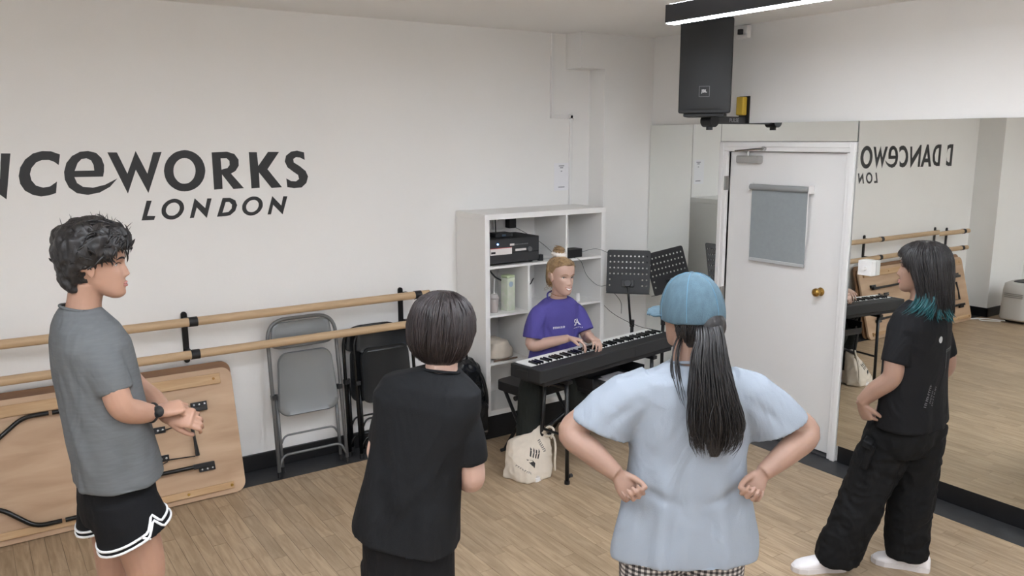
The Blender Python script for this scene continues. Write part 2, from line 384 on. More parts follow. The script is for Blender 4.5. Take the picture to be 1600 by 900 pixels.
# ------------------------------------------------------------------ wall lettering
GLYPHS = [[[(-4.529,1.794),(-4.5,2.028),(-4.403,1.881),(-4.386,2.012),(-4.344,2.011),(-4.384,1.78),(-4.483,1.934),(-4.497,1.792)]],[[(-4.117,2.003),(-4.158,2.02),(-4.199,2.022),(-4.242,2.01),(-4.281,1.979),(-4.307,1.938),(-4.318,1.894),(-4.315,1.853),(-4.297,1.817),(-4.262,1.793),(-4.226,1.784),(-4.188,1.788),(-4.154,1.799),(-4.144,1.86),(-4.179,1.835),(-4.212,1.83),(-4.244,1.842),(-4.262,1.87),(-4.266,1.903),(-4.256,1.934),(-4.232,1.963),(-4.204,1.975),(-4.171,1.975),(-4.147,1.964),(-4.128,1.947)]],[[(-3.918,1.88),(-4.059,1.881),(-4.049,1.849),(-4.022,1.828),(-3.973,1.821),(-3.912,1.835),(-3.847,1.868),(-3.888,1.823),(-3.941,1.794),(-4.001,1.783),(-4.054,1.794),(-4.09,1.826),(-4.106,1.869),(-4.106,1.91),(-4.091,1.957),(-4.061,1.994),(-4.02,2.016),(-3.981,2.02),(-3.942,2.009),(-3.918,1.981),(-3.908,1.943),(-3.911,1.91)],[(-4.055,1.914),(-3.959,1.914),(-3.96,1.944),(-3.97,1.969),(-3.992,1.981),(-4.016,1.977),(-4.037,1.956)]],[[(-3.886,2.011),(-3.838,2.01),(-3.794,1.893),(-3.742,2.017),(-3.69,1.89),(-3.651,2.008),(-3.606,2.01),(-3.693,1.781),(-3.749,1.914),(-3.8,1.782)]],[[(-3.373,1.898),(-3.377,1.878),(-3.383,1.858),(-3.393,1.839),(-3.406,1.822),(-3.421,1.808),(-3.438,1.797),(-3.457,1.789),(-3.477,1.784),(-3.497,1.783),(-3.516,1.785),(-3.535,1.791),(-3.552,1.801),(-3.567,1.813),(-3.58,1.828),(-3.59,1.845),(-3.597,1.864),(-3.6,1.884),(-3.601,1.904),(-3.597,1.924),(-3.591,1.943),(-3.581,1.962),(-3.569,1.978),(-3.554,1.992),(-3.538,2.004),(-3.519,2.012),(-3.5,2.017),(-3.48,2.019),(-3.461,2.017),(-3.442,2.011),(-3.424,2.002),(-3.409,1.99),(-3.395,1.975),(-3.385,1.958),(-3.378,1.939),(-3.374,1.919)],[(-3.428,1.899),(-3.43,1.885),(-3.435,1.871),(-3.441,1.858),(-3.45,1.847),(-3.46,1.838),(-3.471,1.831),(-3.483,1.828),(-3.495,1.827),(-3.507,1.828),(-3.518,1.833),(-3.528,1.84),(-3.536,1.85),(-3.543,1.861),(-3.548,1.874),(-3.55,1.888),(-3.55,1.902),(-3.548,1.916),(-3.544,1.93),(-3.537,1.942),(-3.529,1.953),(-3.519,1.962),(-3.508,1.969),(-3.496,1.973),(-3.484,1.974),(-3.473,1.973),(-3.461,1.968),(-3.451,1.961),(-3.443,1.952),(-3.436,1.941),(-3.431,1.928),(-3.428,1.914)]],[[(-3.33,2.004),(-3.241,2.007),(-3.199,1.993),(-3.177,1.96),(-3.178,1.924),(-3.198,1.894),(-3.226,1.878),(-3.155,1.789),(-3.218,1.787),(-3.279,1.875),(-3.281,1.79),(-3.33,1.787)],[(-3.281,1.969),(-3.246,1.969),(-3.231,1.953),(-3.231,1.929),(-3.244,1.912),(-3.28,1.903)]],[[(-3.113,2.003),(-3.065,2.002),(-3.061,1.92),(-2.997,2.003),(-2.929,2.002),(-3.006,1.899),(-2.922,1.787),(-2.987,1.784),(-3.059,1.881),(-3.06,1.788),(-3.11,1.786)]],[[(-2.771,1.997),(-2.769,1.951),(-2.798,1.966),(-2.823,1.969),(-2.842,1.958),(-2.84,1.937),(-2.801,1.912),(-2.766,1.882),(-2.752,1.848),(-2.765,1.808),(-2.797,1.781),(-2.846,1.778),(-2.888,1.786),(-2.892,1.84),(-2.863,1.823),(-2.831,1.82),(-2.811,1.834),(-2.816,1.859),(-2.847,1.881),(-2.881,1.908),(-2.896,1.943),(-2.886,1.979),(-2.853,2.003),(-2.815,2.009)]],[[(-3.706,1.738),(-3.679,1.737),(-3.71,1.652),(-3.666,1.649),(-3.675,1.627),(-3.741,1.628)]],[[(-3.507,1.68),(-3.512,1.669),(-3.518,1.658),(-3.526,1.648),(-3.536,1.639),(-3.547,1.632),(-3.559,1.627),(-3.571,1.624),(-3.584,1.624),(-3.595,1.626),(-3.606,1.63),(-3.615,1.636),(-3.622,1.644),(-3.628,1.653),(-3.631,1.663),(-3.631,1.675),(-3.63,1.686),(-3.626,1.698),(-3.62,1.709),(-3.611,1.719),(-3.602,1.727),(-3.591,1.734),(-3.579,1.739),(-3.567,1.742),(-3.554,1.743),(-3.543,1.741),(-3.532,1.737),(-3.523,1.731),(-3.515,1.723),(-3.51,1.714),(-3.507,1.703),(-3.506,1.692)],[(-3.532,1.681),(-3.535,1.673),(-3.54,1.665),(-3.546,1.658),(-3.554,1.653),(-3.562,1.648),(-3.57,1.646),(-3.579,1.646),(-3.587,1.647),(-3.594,1.65),(-3.6,1.655),(-3.604,1.661),(-3.607,1.669),(-3.607,1.677),(-3.606,1.685),(-3.603,1.693),(-3.598,1.701),(-3.592,1.708),(-3.584,1.714),(-3.576,1.718),(-3.568,1.72),(-3.559,1.721),(-3.551,1.72),(-3.544,1.716),(-3.538,1.712),(-3.534,1.705),(-3.531,1.698),(-3.53,1.69)]],[[(-3.479,1.626),(-3.444,1.741),(-3.388,1.681),(-3.373,1.737),(-3.348,1.736),(-3.383,1.622),(-3.436,1.687),(-3.456,1.627)]],[[(-3.324,1.626),(-3.284,1.736),(-3.241,1.735),(-3.211,1.719),(-3.202,1.689),(-3.215,1.656),(-3.245,1.632),(-3.271,1.627)],[(-3.291,1.648),(-3.268,1.711),(-3.247,1.711),(-3.232,1.694),(-3.236,1.67),(-3.256,1.651)]],[[(-3.048,1.677),(-3.052,1.666),(-3.059,1.655),(-3.067,1.645),(-3.077,1.637),(-3.088,1.63),(-3.1,1.625),(-3.112,1.623),(-3.125,1.622),(-3.136,1.624),(-3.147,1.628),(-3.156,1.634),(-3.164,1.641),(-3.169,1.65),(-3.173,1.661),(-3.173,1.671),(-3.172,1.683),(-3.168,1.694),(-3.162,1.704),(-3.154,1.714),(-3.144,1.722),(-3.133,1.729),(-3.121,1.734),(-3.109,1.737),(-3.097,1.737),(-3.085,1.736),(-3.074,1.732),(-3.065,1.726),(-3.057,1.719),(-3.051,1.71),(-3.048,1.699),(-3.047,1.688)],[(-3.073,1.678),(-3.076,1.67),(-3.081,1.662),(-3.087,1.655),(-3.095,1.65),(-3.103,1.645),(-3.112,1.643),(-3.12,1.643),(-3.128,1.644),(-3.136,1.647),(-3.142,1.652),(-3.146,1.658),(-3.148,1.665),(-3.149,1.673),(-3.148,1.682),(-3.145,1.69),(-3.14,1.697),(-3.134,1.704),(-3.126,1.71),(-3.118,1.714),(-3.109,1.716),(-3.101,1.717),(-3.093,1.716),(-3.086,1.713),(-3.08,1.708),(-3.075,1.702),(-3.072,1.694),(-3.072,1.686)]],[[(-3.021,1.623),(-2.986,1.735),(-2.932,1.674),(-2.917,1.731),(-2.891,1.73),(-2.927,1.619),(-2.983,1.681),(-3.0,1.623)]]]
sign = thing('wall_lettering', 'large dark lettering on the white back wall above the barre', 'sign', (0, YW, 0))
EXTRA = [[[(-5.03, 1.79), (-5.03, 2.035), (-4.955, 2.035), (-4.9, 2.02), (-4.86, 1.975), (-4.848, 1.915), (-4.86, 1.85), (-4.9, 1.805), (-4.955, 1.79)], [(-4.98, 1.832), (-4.95, 1.832), (-4.915, 1.85), (-4.896, 1.915), (-4.915, 1.975), (-4.95, 1.993), (-4.98, 1.993)]],
         [[(-4.835, 1.785), (-4.738, 2.035), (-4.70, 2.035), (-4.60, 1.785), (-4.655, 1.785), (-4.675, 1.835), (-4.762, 1.835), (-4.78, 1.785)], [(-4.746, 1.878), (-4.692, 1.878), (-4.719, 1.95)]]]
GLYPHS[0] = [[(-4.585, 1.785), (-4.585, 2.03), (-4.555, 2.03), (-4.403, 1.881), (-4.386, 2.012), (-4.344, 2.011), (-4.384, 1.775), (-4.41, 1.80), (-4.54, 1.935), (-4.54, 1.785)]]
for g in EXTRA+GLYPHS:
    m = MB(); m.prism(g[0], .0012, Matrix(((1, 0, 0), (0, 0, -1), (0, 1, 0))), (0, 0, 0), g[1:]); m.build('letter', VINYLBLK, sign)

# ------------------------------------------------------------------ ballet barre
bar = thing('ballet_barre', 'double wooden ballet barre on black wall brackets', 'barre', (-3.56, YW, 0))
for z in (1.052, .860):
    r = MB().cyl((-1.6, -.2, z), (1.54 if z > 1 else 1.55, -.2, z), .0255, 20).build('rail', BARREW, bar, smooth=True, auto=50)
    for x in (-1.49, .01, 1.45):
        MB().cyl((x-.022, -.2, z), (x+.026, -.2, z), .0285, 20).build('clamp', BLACKPL, bar, smooth=True, auto=50)
        MB().bx(x-.012, x+.012, -.18, -.01, z-.024, z-.006).build('arm', BLACKM, bar)
for x in (-1.49, .005, 1.42): MB().prism(rrect(.034, .31, .016), .012, Matrix(((1, 0, 0), (0, 0, -1), (0, 1, 0))), (x, 0, .922)).build('wall_plate', BLACKM, bar, bevel=.002)

# ------------------------------------------------------------------ notice + conduit + sockets
nt_ = thing('paper_notice', 'white paper notice with small print taped to the wall above the shelf unit', 'notice', (-.757, YW, 1.79))
MB().bx(-.069, .069, -.0015, -.0005, -.104, .104).build('sheet', mat('paper', rgb(238, 237, 240), .8), nt_)
GREYP = mat('print_grey', rgb(120, 120, 128), .8)
for zz, ww in ((.082, .05), (.068, .03), (.042, .012), (-.078, .06)): MB().bx(-ww/2, ww/2, -.0025, -.0015, zz-.003, zz+.003).build('print_line', GREYP, nt_)
cdt = thing('cable_conduit', 'white plastic cable trunking stepping down the wall to the shelf unit', 'conduit', (0, YW, 0))
for a, b, z0, z1 in ((-.868, -.84, 2.245, ZC), (-.868, -.665, 2.225, 2.25), (-.69, -.665, 1.578, 2.25)): MB().bx(a, b, -.02, 0, z0, z1).build('trunking', WHITE, cdt, bevel=.002)
so = thing('wall_socket', 'grey-white socket box high on the wall behind the loudspeaker', 'socket', (0, -.895, 2.79))
MB().bx(-.035, 0, -.045, .045, -.045, .04).build('box', WHITE, so, bevel=.003)
MB().bx(-.06, -.035, -.012, .02, -.02, .015).build('plug', BLACKPL, so, bevel=.003)

# ------------------------------------------------------------------ shelf unit
sh = thing('shelf_unit', 'white cube shelf unit standing on a black plinth', 'shelf', (-1.165, 0, 0))
X0, X1, SF, SB_ = -.525, .525, -.212, YW-.003
for nm, a in (('side_panel', (X0, X0+.038, SF, SB_, .168, 1.54)), ('side_panel', (X1-.038, X1, SF, SB_, .168, 1.54)), ('top_panel', (X0, X1, SF, SB_, 1.54, 1.578)), ('bottom_panel', (X0+.038, X1-.038, SF, SB_, .168, .206))):
    MB().bx(*a).build(nm, SHELFW, sh, bevel=.002)
for z in (.53, .868, 1.205): MB().bx(X0+.038, X1-.038, SF+.002, SB_, z, z+.016).build('shelf_board', SHELFW, sh)
c1, c2 = -.165, .165
for x, z0, z1 in ((c2, 1.221, 1.54), (c1, .884, 1.205), (c2, .884, 1.205), (c1, .546, .868), (c2, .546, .868), (c2, .206, .53)):
    MB().bx(x-.008, x+.008, SF+.002, SB_, z0, z1).build('divider', SHELFW, sh)
MB().bx(X0+.005, X1-.005, SF+.01, SB_, 0, .168).build('plinth', BASEB, sh)
# amplifier
am = thing('amplifier', 'black rack audio mixer amplifier with a blue light in the shelf unit', 'amplifier', (-1.44, -.03, 1.221))
MB().bx(-.205, .215, -.155, .14, .012, .185).build('case', BLACKPL, am, bevel=.004)
FP = mat('amp_face', rgb(46, 47, 50), .4)
MB().bx(-.2, .21, -.160, -.155, .085, .18).build('upper_panel', FP, am, bevel=.001)
MB().bx(-.2, .21, -.159, -.155, .018, .08).build('lower_panel', FP, am, bevel=.001)
MB().bx(-.195, -.02, -.163, -.159, .075, .118).build('label_strip', mat('label_white', rgb(225, 218, 214), .6), am)
MB().bx(-.195, -.02, -.1635, -.159, .118, .122).build('red_stripe', mat('label_red', rgb(190, 90, 84), .6), am)
MB().bx(-.19, -.155, -.1638, -.163, .084, .098).build('label_print', BLACKPL, am)
MB().bx(0.01, .1, -.163, -.159, .092, .107).build('label_small', mat('label_white', rgb(225, 218, 214), .6), am)
MB().bx(-.035, 0, -.163, -.159, .132, .146).build('label_tag', mat('label_white', rgb(225, 218, 214), .6), am)
for i in range(8): MB().cyl((.01+i*.014, -.159, .138), (.01+i*.014, -.168, .138), .0042, 8).build('button', mat('grey_btn', rgb(110, 110, 112), .5), am)
MB().cyl((.128, -.159, .098), (.128, -.172, .098), .017, 18).build('dial', mat('dial', rgb(96, 97, 99), .4), am)
MB().cyl((-.135, -.1595, .148), (-.135, -.1605, .148), .012, 18).build('light_ring', mat('blue_ring', rgb(30, 60, 120), .4), am)
MB().cyl((-.135, -.1600, .148), (-.135, -.164, .148), .005, 12).build('power_light', mat('blue_led', rgb(150, 200, 255), .3, emit=(.35, .6, 1), estr=6.), am)
for sx in (-.17, .18): MB().cyl((sx, -.1, 0), (sx, -.1, .012), .015, 12).build('foot', BLACKPL, am)
rc = thing('wireless_receiver', 'small black receiver box with aerial on top of the amplifier', 'receiver', (-1.50, -.08, 1.406))
MB().bx(-.05, .09, -.05, .05, .0, .028).build('case', BLACKPL, rc, bevel=.004)
MB().bx(-.0, .03, -.053, -.05, .008, .02).build('screen', mat('small_screen', rgb(70, 90, 110), .3), rc)
MB().tube([(.0, .03, .028), (-.004, .03, .125)], .004, 8).build('aerial', BLACKM, rc)
# sockets on the wall inside the cell
for x, wv, lab in ((-1.56, .15, 'double wall socket behind the amplifier'), (-1.335, .088, 'single wall socket behind the shelf beside a black plug')):
    s_ = thing('wall_socket', lab, 'socket', (x, YW, 1.468)); MB().bx(-wv/2, wv/2, -.012, 0, -.045, .045).build('face_plate', WHITE, s_, bevel=.003)
    MB().bx(-.006, .006, -.016, -.012, .015, .03).build('rocker', WHITE, s_)
pl_ = thing('power_adapter', 'black plug-in power adapter on the wall inside the shelf unit', 'adapter', (-1.24, YW, 1.475))
MB().bx(-.032, .028, -.06, 0, -.042, .05).build('case', BLACKPL, pl_, bevel=.004)
tag(MB().tube(spline([(-1.23, .11, 1.44), (-1.2, 0, 1.4), (-1.13, -.1, 1.33), (-1.06, -.15, 1.25), (-1.05, -.16, 1.225)], 6), .0018, 6).build('power_cable', mat('cable_grey', rgb(80, 80, 82), .6)), 'thin dark cable drooping from the plug to the upper shelf board', 'cable')
ab = thing('power_supply', 'black power brick on the upper right shelf cell', 'adapter', (-.9, -.13, 1.221), .12)
b_ = MB(); b_.prism(rrect(.16, .1, .018), .06, Matrix(((1, 0, 0), (0, 1, 0), (0, 0, 1)))); b_.build('case', BLACKPL, ab, bevel=.012, seg=3)
MB().cyl((.075, 0, .03), (.1, 0, .03), .009, 10).build('cable_gland', BLACKPL, ab)
sm = thing('usb_adapter', 'tiny black adapter cube beside the amplifier on the shelf', 'adapter', (-1.19, -.15, 1.221)); MB().bx(-.017, .017, -.017, .017, 0, .045).build('case', BLACKPL, sm, bevel=.003)
MB().tube(spline([(0, .017, .02), (.04, .03, .004), (.09, 0, .004), (.1, -.02, .004)], 5), .0025, 6).build('cable', mat('grey_cable', rgb(120, 120, 122), .6), sm)
tag(MB().tube(spline([(-.80, -.13, 1.25), (-.72, -.2, 1.275), (-.64, -.25, 1.24), (-.6, -.28, 1.18)], 6), .0018, 6).build('power_cable', mat('cable_grey', rgb(80, 80, 82), .6)), 'dark cable from the power brick towards the music stands', 'cable')
tag(MB().tube(spline([(-.92, -.19, 1.225), (-.88, -.225, 1.2), (-.84, -.24, 1.1), (-.77, -.25, 1.03), (-.7, -.25, 1.0), (-.63, -.28, 1.02)], 6), .0018, 6).build('power_cable', mat('cable_grey', rgb(80, 80, 82), .6)), 'dark cable looping below the upper shelf board', 'cable')
# cup, carton, bottles
cu = thing('iced_drink_cup', 'clear takeaway cup of pink drink with a white straw', 'cup', (-1.565, -.12, .884))
MB().lathe([(0, 0), (.028, 0), (.036, .1), (.034, .1), (.027, .004), (0, .004)], (0, 0, 0), 24).build('cup', mat('clear_plastic', rgb(225, 218, 214), .15, alpha=.45), cu, smooth=True, auto=40)
MB().lathe([(0, .005), (.0262, .005), (.032, .078), (0, .078)], (0, 0, 0), 24).build('drink', mat('pink_drink', rgb(206, 172, 158), .5), cu, smooth=True, auto=40)
MB().lathe([(.037, .1), (.039, .104), (.03, .125), (.012, .135), (0, .135)], (0, 0, 0), 24).build('lid', mat('clear_plastic', rgb(225, 218, 214), .15, alpha=.45), cu, smooth=True)
MB().tube([(0, 0, .02), (.004, -.003, .235)], .0042, 8).build('straw', WHITE, cu)
MB().prism(circ(0, 0, .01, 14), .001, Matrix(((.6, 0, -.8), (.8, 0, .6), (0, 1, 0))), (.026, -.02, .05)).build('sticker', mat('print_brown', rgb(110, 84, 78), .7), cu)
ca = thing('drink_carton', 'tall white carton with pale green print beside the cup', 'carton', (-1.44, -.11, .884), .2)
MB().bx(-.037, .037, -.035, .035, 0, .235).build('body', mat('carton', rgb(226, 226, 214), .5, col2=rgb(206, 216, 190), scale=22), ca, bevel=.004)
MB().bx(-.037, .037, -.035, .035, .236, .252).build('top', mat('carton_top', rgb(206, 220, 178), .5), ca, bevel=.006)
MB().prism(circ(0, 0, .02, 12), .0008, Matrix(((1, 0, 0), (0, 0, -1), (0, 1, 0))), (-.004, -.035, .19)).build('print', mat('carton_blue', rgb(170, 190, 206), .6), ca)
wb = thing('white_bottle', 'white bottle with black band beside the middle shelf divider', 'bottle', (-1.27, -.1, .884))
MB().lathe([(0, 0), (.036, 0), (.037, .02), (.036, .16), (.02, .2), (.018, .23), (0, .23)], (0, 0, 0), 20).build('body', WHITE, wb, smooth=True, auto=40)
MB().tube(spline([(-.03, -.03, .165), (0, -.042, .175), (.02, -.04, .2), (.036, -.03, .21)], 4), [.004]*12+[.004], 6).build('strap', BLACKM, wb)
tj = thing('small_jar', 'small white jar on the middle shelf beside the pianist', 'jar', (-.83, -.13, .884))
MB().lathe([(0, 0), (.018, 0), (.02, .03), (.016, .045), (0, .045)], (0, 0, 0), 16).build('body', WHITE, tj, smooth=True, auto=40); MB().cyl((0, 0, .045), (0, 0, .06), .015, 14).build('lid', WHITE, tj)
tag(MB().tube(spline([(-1.64, -.18, 1.2), (-1.6, -.19, 1.15), (-1.55, -.19, 1.12)], 4), .006, 6).build('cable_end', BLACKPL), 'short black cable ends hanging under the amplifier shelf', 'cable')

# ------------------------------------------------------------------ folding tables
def table(name, label, loc, lean, main, batten, full=True, L=1.94, W_=.75):
    """built flat: u = x (length), v = z (width, up), underside faces -y; then leant back"""
    t = thing(name, label, 'table', loc, group='folded tables against the wall'); t.rotation_euler = (-lean, 0, 0)
    XZ = Matrix(((1, 0, 0), (0, 0, -1), (0, 1, 0)))
    MB().prism(rrect(L, W_, .06, 6, 0, W_/2), .022, XZ, (0, .022, 0)).build('table_top', main, t, bevel=.003)
    if not full: return t
    MB().bx(-L/2+.06, L/2-.07, -.018, 0, W_-.092, W_-.03).build('batten', batten, t, bevel=.003)
    MB().bx(-L/2+.06, L/2-.07, -.018, 0, .03, .07).build('batten', batten, t, bevel=.003)
    for sx in (-1, 1):
        lg = MB()
        for zt, zf in ((.53, .645), (.2, .068)):
            pts = fillet([(sx*.77, -.03, zt), (sx*.28, -.03, zt), (sx*.13, -.03, zf), (sx*.008, -.03, zf)], .05)
            lg.tube(pts, .0125, 10)
        o = lg.build('leg_frame', BLACKG, t, smooth=True, auto=50)
        for zt, s in ((.53, 1), (.2, -1)):
            MB().bx(sx*.76-.045, sx*.76+.045, -.022, 0, zt+s*.022-.016, zt+s*.022+.016).build('hinge_plate', BLACKM, t, bevel=.002)
            MB().bx(sx*.74-.06, sx*.74+.06, -.045, -.016, zt-.014, zt+.014).build('leg_sleeve', BLACKM, t, bevel=.004)
            for q in (-.03, 0, .03): MB().cyl((sx*.76+q, -.022, zt+s*.024), (sx*.76+q, -.025, zt+s*.024), .0055, 8).build('screw', CHROME, t)
        for zt in (.445, .282):
            MB().bx(sx*.52-.042, sx*.52+.042, -.014, 0, zt-.018, zt+.018).build('hinge_plate', BLACKM, t, bevel=.002)
            for q in (-.026, 0, .026): MB().cyl((sx*.52+q, -.014, zt), (sx*.52+q, -.017, zt), .0065, 8).build('screw', CHROME, t)
            MB().tube([(sx*.52, -.016, zt-.01), (sx*.70, -.03, zt+(.02 if zt > .4 else -.02))], .004, 6).build('stay_rod', BLACKM, t)
        MB().tube([(sx*.70, -.03, .468), (sx*.708, -.035, .36), (sx*.714, -.03, .262)], [.012, .008, .013], 8).build('locking_bar', BLACKM, t)
        if sx == 1: MB().tube([(.42, -.03, .2), (.47, -.025, .235), (.55, -.022, .262)], .0035, 6).build('stay_rod', BLACKM, t)
        for q in (.64, .885): MB().cyl((sx*q, -.018, .05), (sx*q, -.02, .05), .008, 10).build('bolt', BRASS, t)
        MB().cyl((sx*.86, -.018, W_-.06), (sx*.86, -.02, W_-.06), .008, 10).build('bolt', mat('dark_brass', rgb(150, 110, 60), .4, metal=.8), t)
        MB().cyl((sx*.42, -.018, W_-.06), (sx*.42, -.02, W_-.06), .008, 10).build('bolt', mat('dark_brass', rgb(150, 110, 60), .4, metal=.8), t)
    return t
table('folding_table', 'plywood folding table lying on edge with its black legs folded, in front', (-4.30, -.11, .0065), .262, PLY, PLYB)
table('folding_table', 'darker folding table leaning on the wall behind the plywood one', (-4.30, -.058, .0065), .245, PLYD, PLYD, False, 1.955, .775)

# ------------------------------------------------------------------ folding chairs (flat folded, leaning)
def chair(name, label, loc, lean, fm, sm_, kind, group=None, rz=0):
    t = thing(name, label, 'chair', loc, group=group); t.rotation_euler = (-lean, 0, rz)
    h = .985 if kind == 'grey' else .86; wd = .225 if kind == 'grey' else .215
    r0 = .0115
    MB().tube(fillet([(-wd, 0, .03), (-wd+.005, 0, h), (wd-.005, 0, h), (wd, 0, .03)], .13, 8), r0, 10).build('front_frame', fm, t, smooth=True)
    rw = wd-.032
    MB().tube([(-rw, .03, .05), (-rw, .022, .52)], r0*.95, 10).build('rear_leg', fm, t, smooth=True)
    MB().tube([(rw, .03, .05), (rw, .022, .52)], r0*.95, 10).build('rear_leg', fm, t, smooth=True)
    MB().tube(fillet([(-wd+.005, 0, .06), (-wd+.035, 0, .135), (wd-.035, 0, .135), (wd-.005, 0, .06)], .06), .008, 8).build('stretcher', fm, t, smooth=True)
    MB().tube(fillet([(-rw, .028, .19), (-rw+.03, .028, .25), (rw-.03, .028, .25), (rw, .028, .19)], .05), .0065, 8).build('stretcher', fm, t, smooth=True)
    for x, y in ((-wd, 0), (wd, 0)): MB().cyl((x, y, 0), (x, y, .035), .0135, 10).build('foot_cap', BLACKPL, t)
    for x in (-rw, rw): MB().cyl((x, .031, .018), (x, .03, .055), .0135, 10).build('foot_cap', BLACKPL, t)
    for x in (-wd+.012, wd-.012): MB().bx(x-.016, x+.016, -.016, .03, .49, .52).build('pivot', BLACKPL, t, bevel=.003)
    # seat pan: rounded, dished, rolled edge
    z0, z1 = (.375, .775) if kind == 'grey' else (.36, .735); wt, wb_ = (.172, .2) if kind == 'grey' else (.17, .185)
    def pan(z0, z1, wt, wb_, r, th, dish, y0, nm, mm, curve=0.):
        n = 14; R = []; out = []
        base = rrect(2, 2, .35, 6)
        for s, yy in ((1., y0), (1.0, y0-th*.6), (.965, y0-th), (.85, y0-th*.72), (.5, y0-th+dish), (.12, y0-th+dish*1.1)):
            ring = []
            for (a, b) in base:
                zz = (z0+z1)/2+b*s*(z1-z0)/2; wv = wb_+(wt-wb_)*((zz-z0)/(z1-z0))
                ring.append((a*s*wv, yy+curve*(a*s)**2, zz))
            R.append(ring[::-1])
        MB().rings(R).build(nm, mm, t, smooth=True, auto=60)
    pan(z0, z1, wt, wb_, .05, .022, .01, -.002, 'seat', sm_)
    if kind == 'grey': pan(.80, .965, .185, .205, .04, .012, .004, .004, 'backrest', sm_, .012)
    else: pan(.70, .848, .185, .2, .04, .016, .005, -.012, 'backrest', sm_, .015)
    return t
chair('folding_chair', 'grey metal folding chair, folded and leaning behind the barre', (-2.877, -.035, 0), .125, GREYM, GREYSEAT, 'grey')
BSEAT = mat('black_seat', rgb(34, 36, 38), .3, var=.1, scale=3)
chair('folding_chair', 'front one of the two black folding chairs stacked by the barre', (-2.335, -.03, 0), .10, BLACKG, BSEAT, 'black', 'black folding chairs')
chair('folding_chair', 'rear one of the two black folding chairs, nearest the wall', (-2.385, .045, 0), .075, BLACKG, BSEAT, 'black', 'black folding chairs')

# ------------------------------------------------------------------ remesh tool for soft things
def remesh(mb, voxel, smooth=4, fac=.5):
    me = mb.mesh('tmp'); o = bpy.data.objects.new('tmp', me); COL.objects.link(o)
    r = o.modifiers.new('r', 'REMESH'); r.mode = 'VOXEL'; r.voxel_size = voxel; r.use_smooth_shade = True
    if smooth: s = o.modifiers.new('s', 'SMOOTH'); s.factor = fac; s.iterations = smooth
    dg = bpy.context.evaluated_depsgraph_get(); dg.update()
    out = bpy.data.meshes.new_from_object(o.evaluated_get(dg)); bpy.data.objects.remove(o); bpy.data.meshes.remove(me)
    out.shade_smooth(); return out
def arr(me):
    v = np.empty(len(me.vertices)*3, np.float32); me.vertices.foreach_get('co', v)
    n = np.empty(len(me.vertices)*3, np.float32); me.vertices.foreach_get('normal', n); return v.reshape(-1, 3).astype(float), n.reshape(-1, 3).astype(float)
def setv(me, v): me.vertices.foreach_set('co', v.astype(np.float32).ravel()); me.update(); me.shade_smooth()
def noise_disp(me, amp, scale, stretch=(1, 1, 1), seed=0, ridged=False):
    v, n = arr(me); s = np.array(stretch)*scale
    d = np.array([noise.noise(Vector(p)) for p in (v*s+seed*7.31)])
    if ridged: d = 1-2*np.abs(d)
    setv(me, v+n*(amp*d)[:, None])
def creases(me, L):
    """L: (A, B, width, depth): grooves (depth>0) or ridges (depth<0) along segments"""
    v, n = arr(me); d = np.zeros(len(v))
    for A, B, wd, dp in L:
        A = np.array(A, float); B = np.array(B, float); ab = B-A
        t = np.clip(((v-A)@ab)/(ab@ab), 0, 1); q = v-(A+t[:, None]*ab); dist = np.linalg.norm(q, axis=1)
        d -= dp*np.exp(-(dist/wd)**2)*(.35+.65*np.sin(np.pi*np.clip(t*.9+.05, 0, 1)))
    setv(me, v+n*d[:, None])
def soft(name, mb, m, parent, voxel=.006, smooth=4, fns=()):
    me = remesh(mb, voxel, smooth)
    for f in fns: f(me)
    me.materials.append(m); return link_mesh(name, me, parent)
def sring(c, a, b, X=(1, 0, 0), Y=(0, 1, 0), n=32, e=2.2):
    c = np.array(c, float); X = np.array(X, float); Y = np.array(Y, float); R = []
    for k in range(n):
        t = 2*math.pi*k/n; cs, sn = math.cos(t), math.sin(t)
        R.append(c+X*a*math.copysign(abs(cs)**(2/e), cs)+Y*b*math.copysign(abs(sn)**(2/e), sn))
    return R

# ------------------------------------------------------------------ backpack beside the shelf
bp_ = thing('backpack', 'shiny black backpack slumped against the side of the shelf unit', 'bag', (-1.845, -.17, 0), .1)
BAGM = mat('black_nylon', rgb(24, 25, 27), .24, bump=.25, bscale=45)
g = MB(); g.rings([sring((.0, 0, z), a, b, n=28, e=2.8) for z, a, b in ((.003, .09, .08), (.02, .115, .1), (.15, .13, .115), (.32, .135, .12), (.45, .125, .1), (.55, .1, .075), (.6, .06, .04))])
soft('body', g, BAGM, bp_, .008, 5, (lambda me: noise_disp(me, .012, 9, seed=3), lambda me: noise_disp(me, .007, 22, seed=4, ridged=True)))
g = MB(); g.rings([sring((.01, -.12, z), a, .03, n=24, e=3) for z, a in ((.08, .085), (.1, .1), (.28, .1), (.31, .08))]); soft('front_pocket', g, BAGM, bp_, .007, 4, (lambda me: noise_disp(me, .006, 20, seed=6),))
MB().tube(spline([(.1, -.09, .18), (.122, -.1, .3), (.1, -.09, .45), (.05, -.05, .58)], 6), .012, 6).build('strap', BLACKM, bp_, smooth=True)
MB().tube(spline([(-.03, 0, .59), (-.02, 0, .64), (.02, 0, .64), (.03, 0, .59)], 5), .008, 6).build('grab_handle', BLACKM, bp_, smooth=True)
MB().bx(.06, .09, -.148, -.14, .1, .115).build('buckle', CHROME, bp_, bevel=.002)

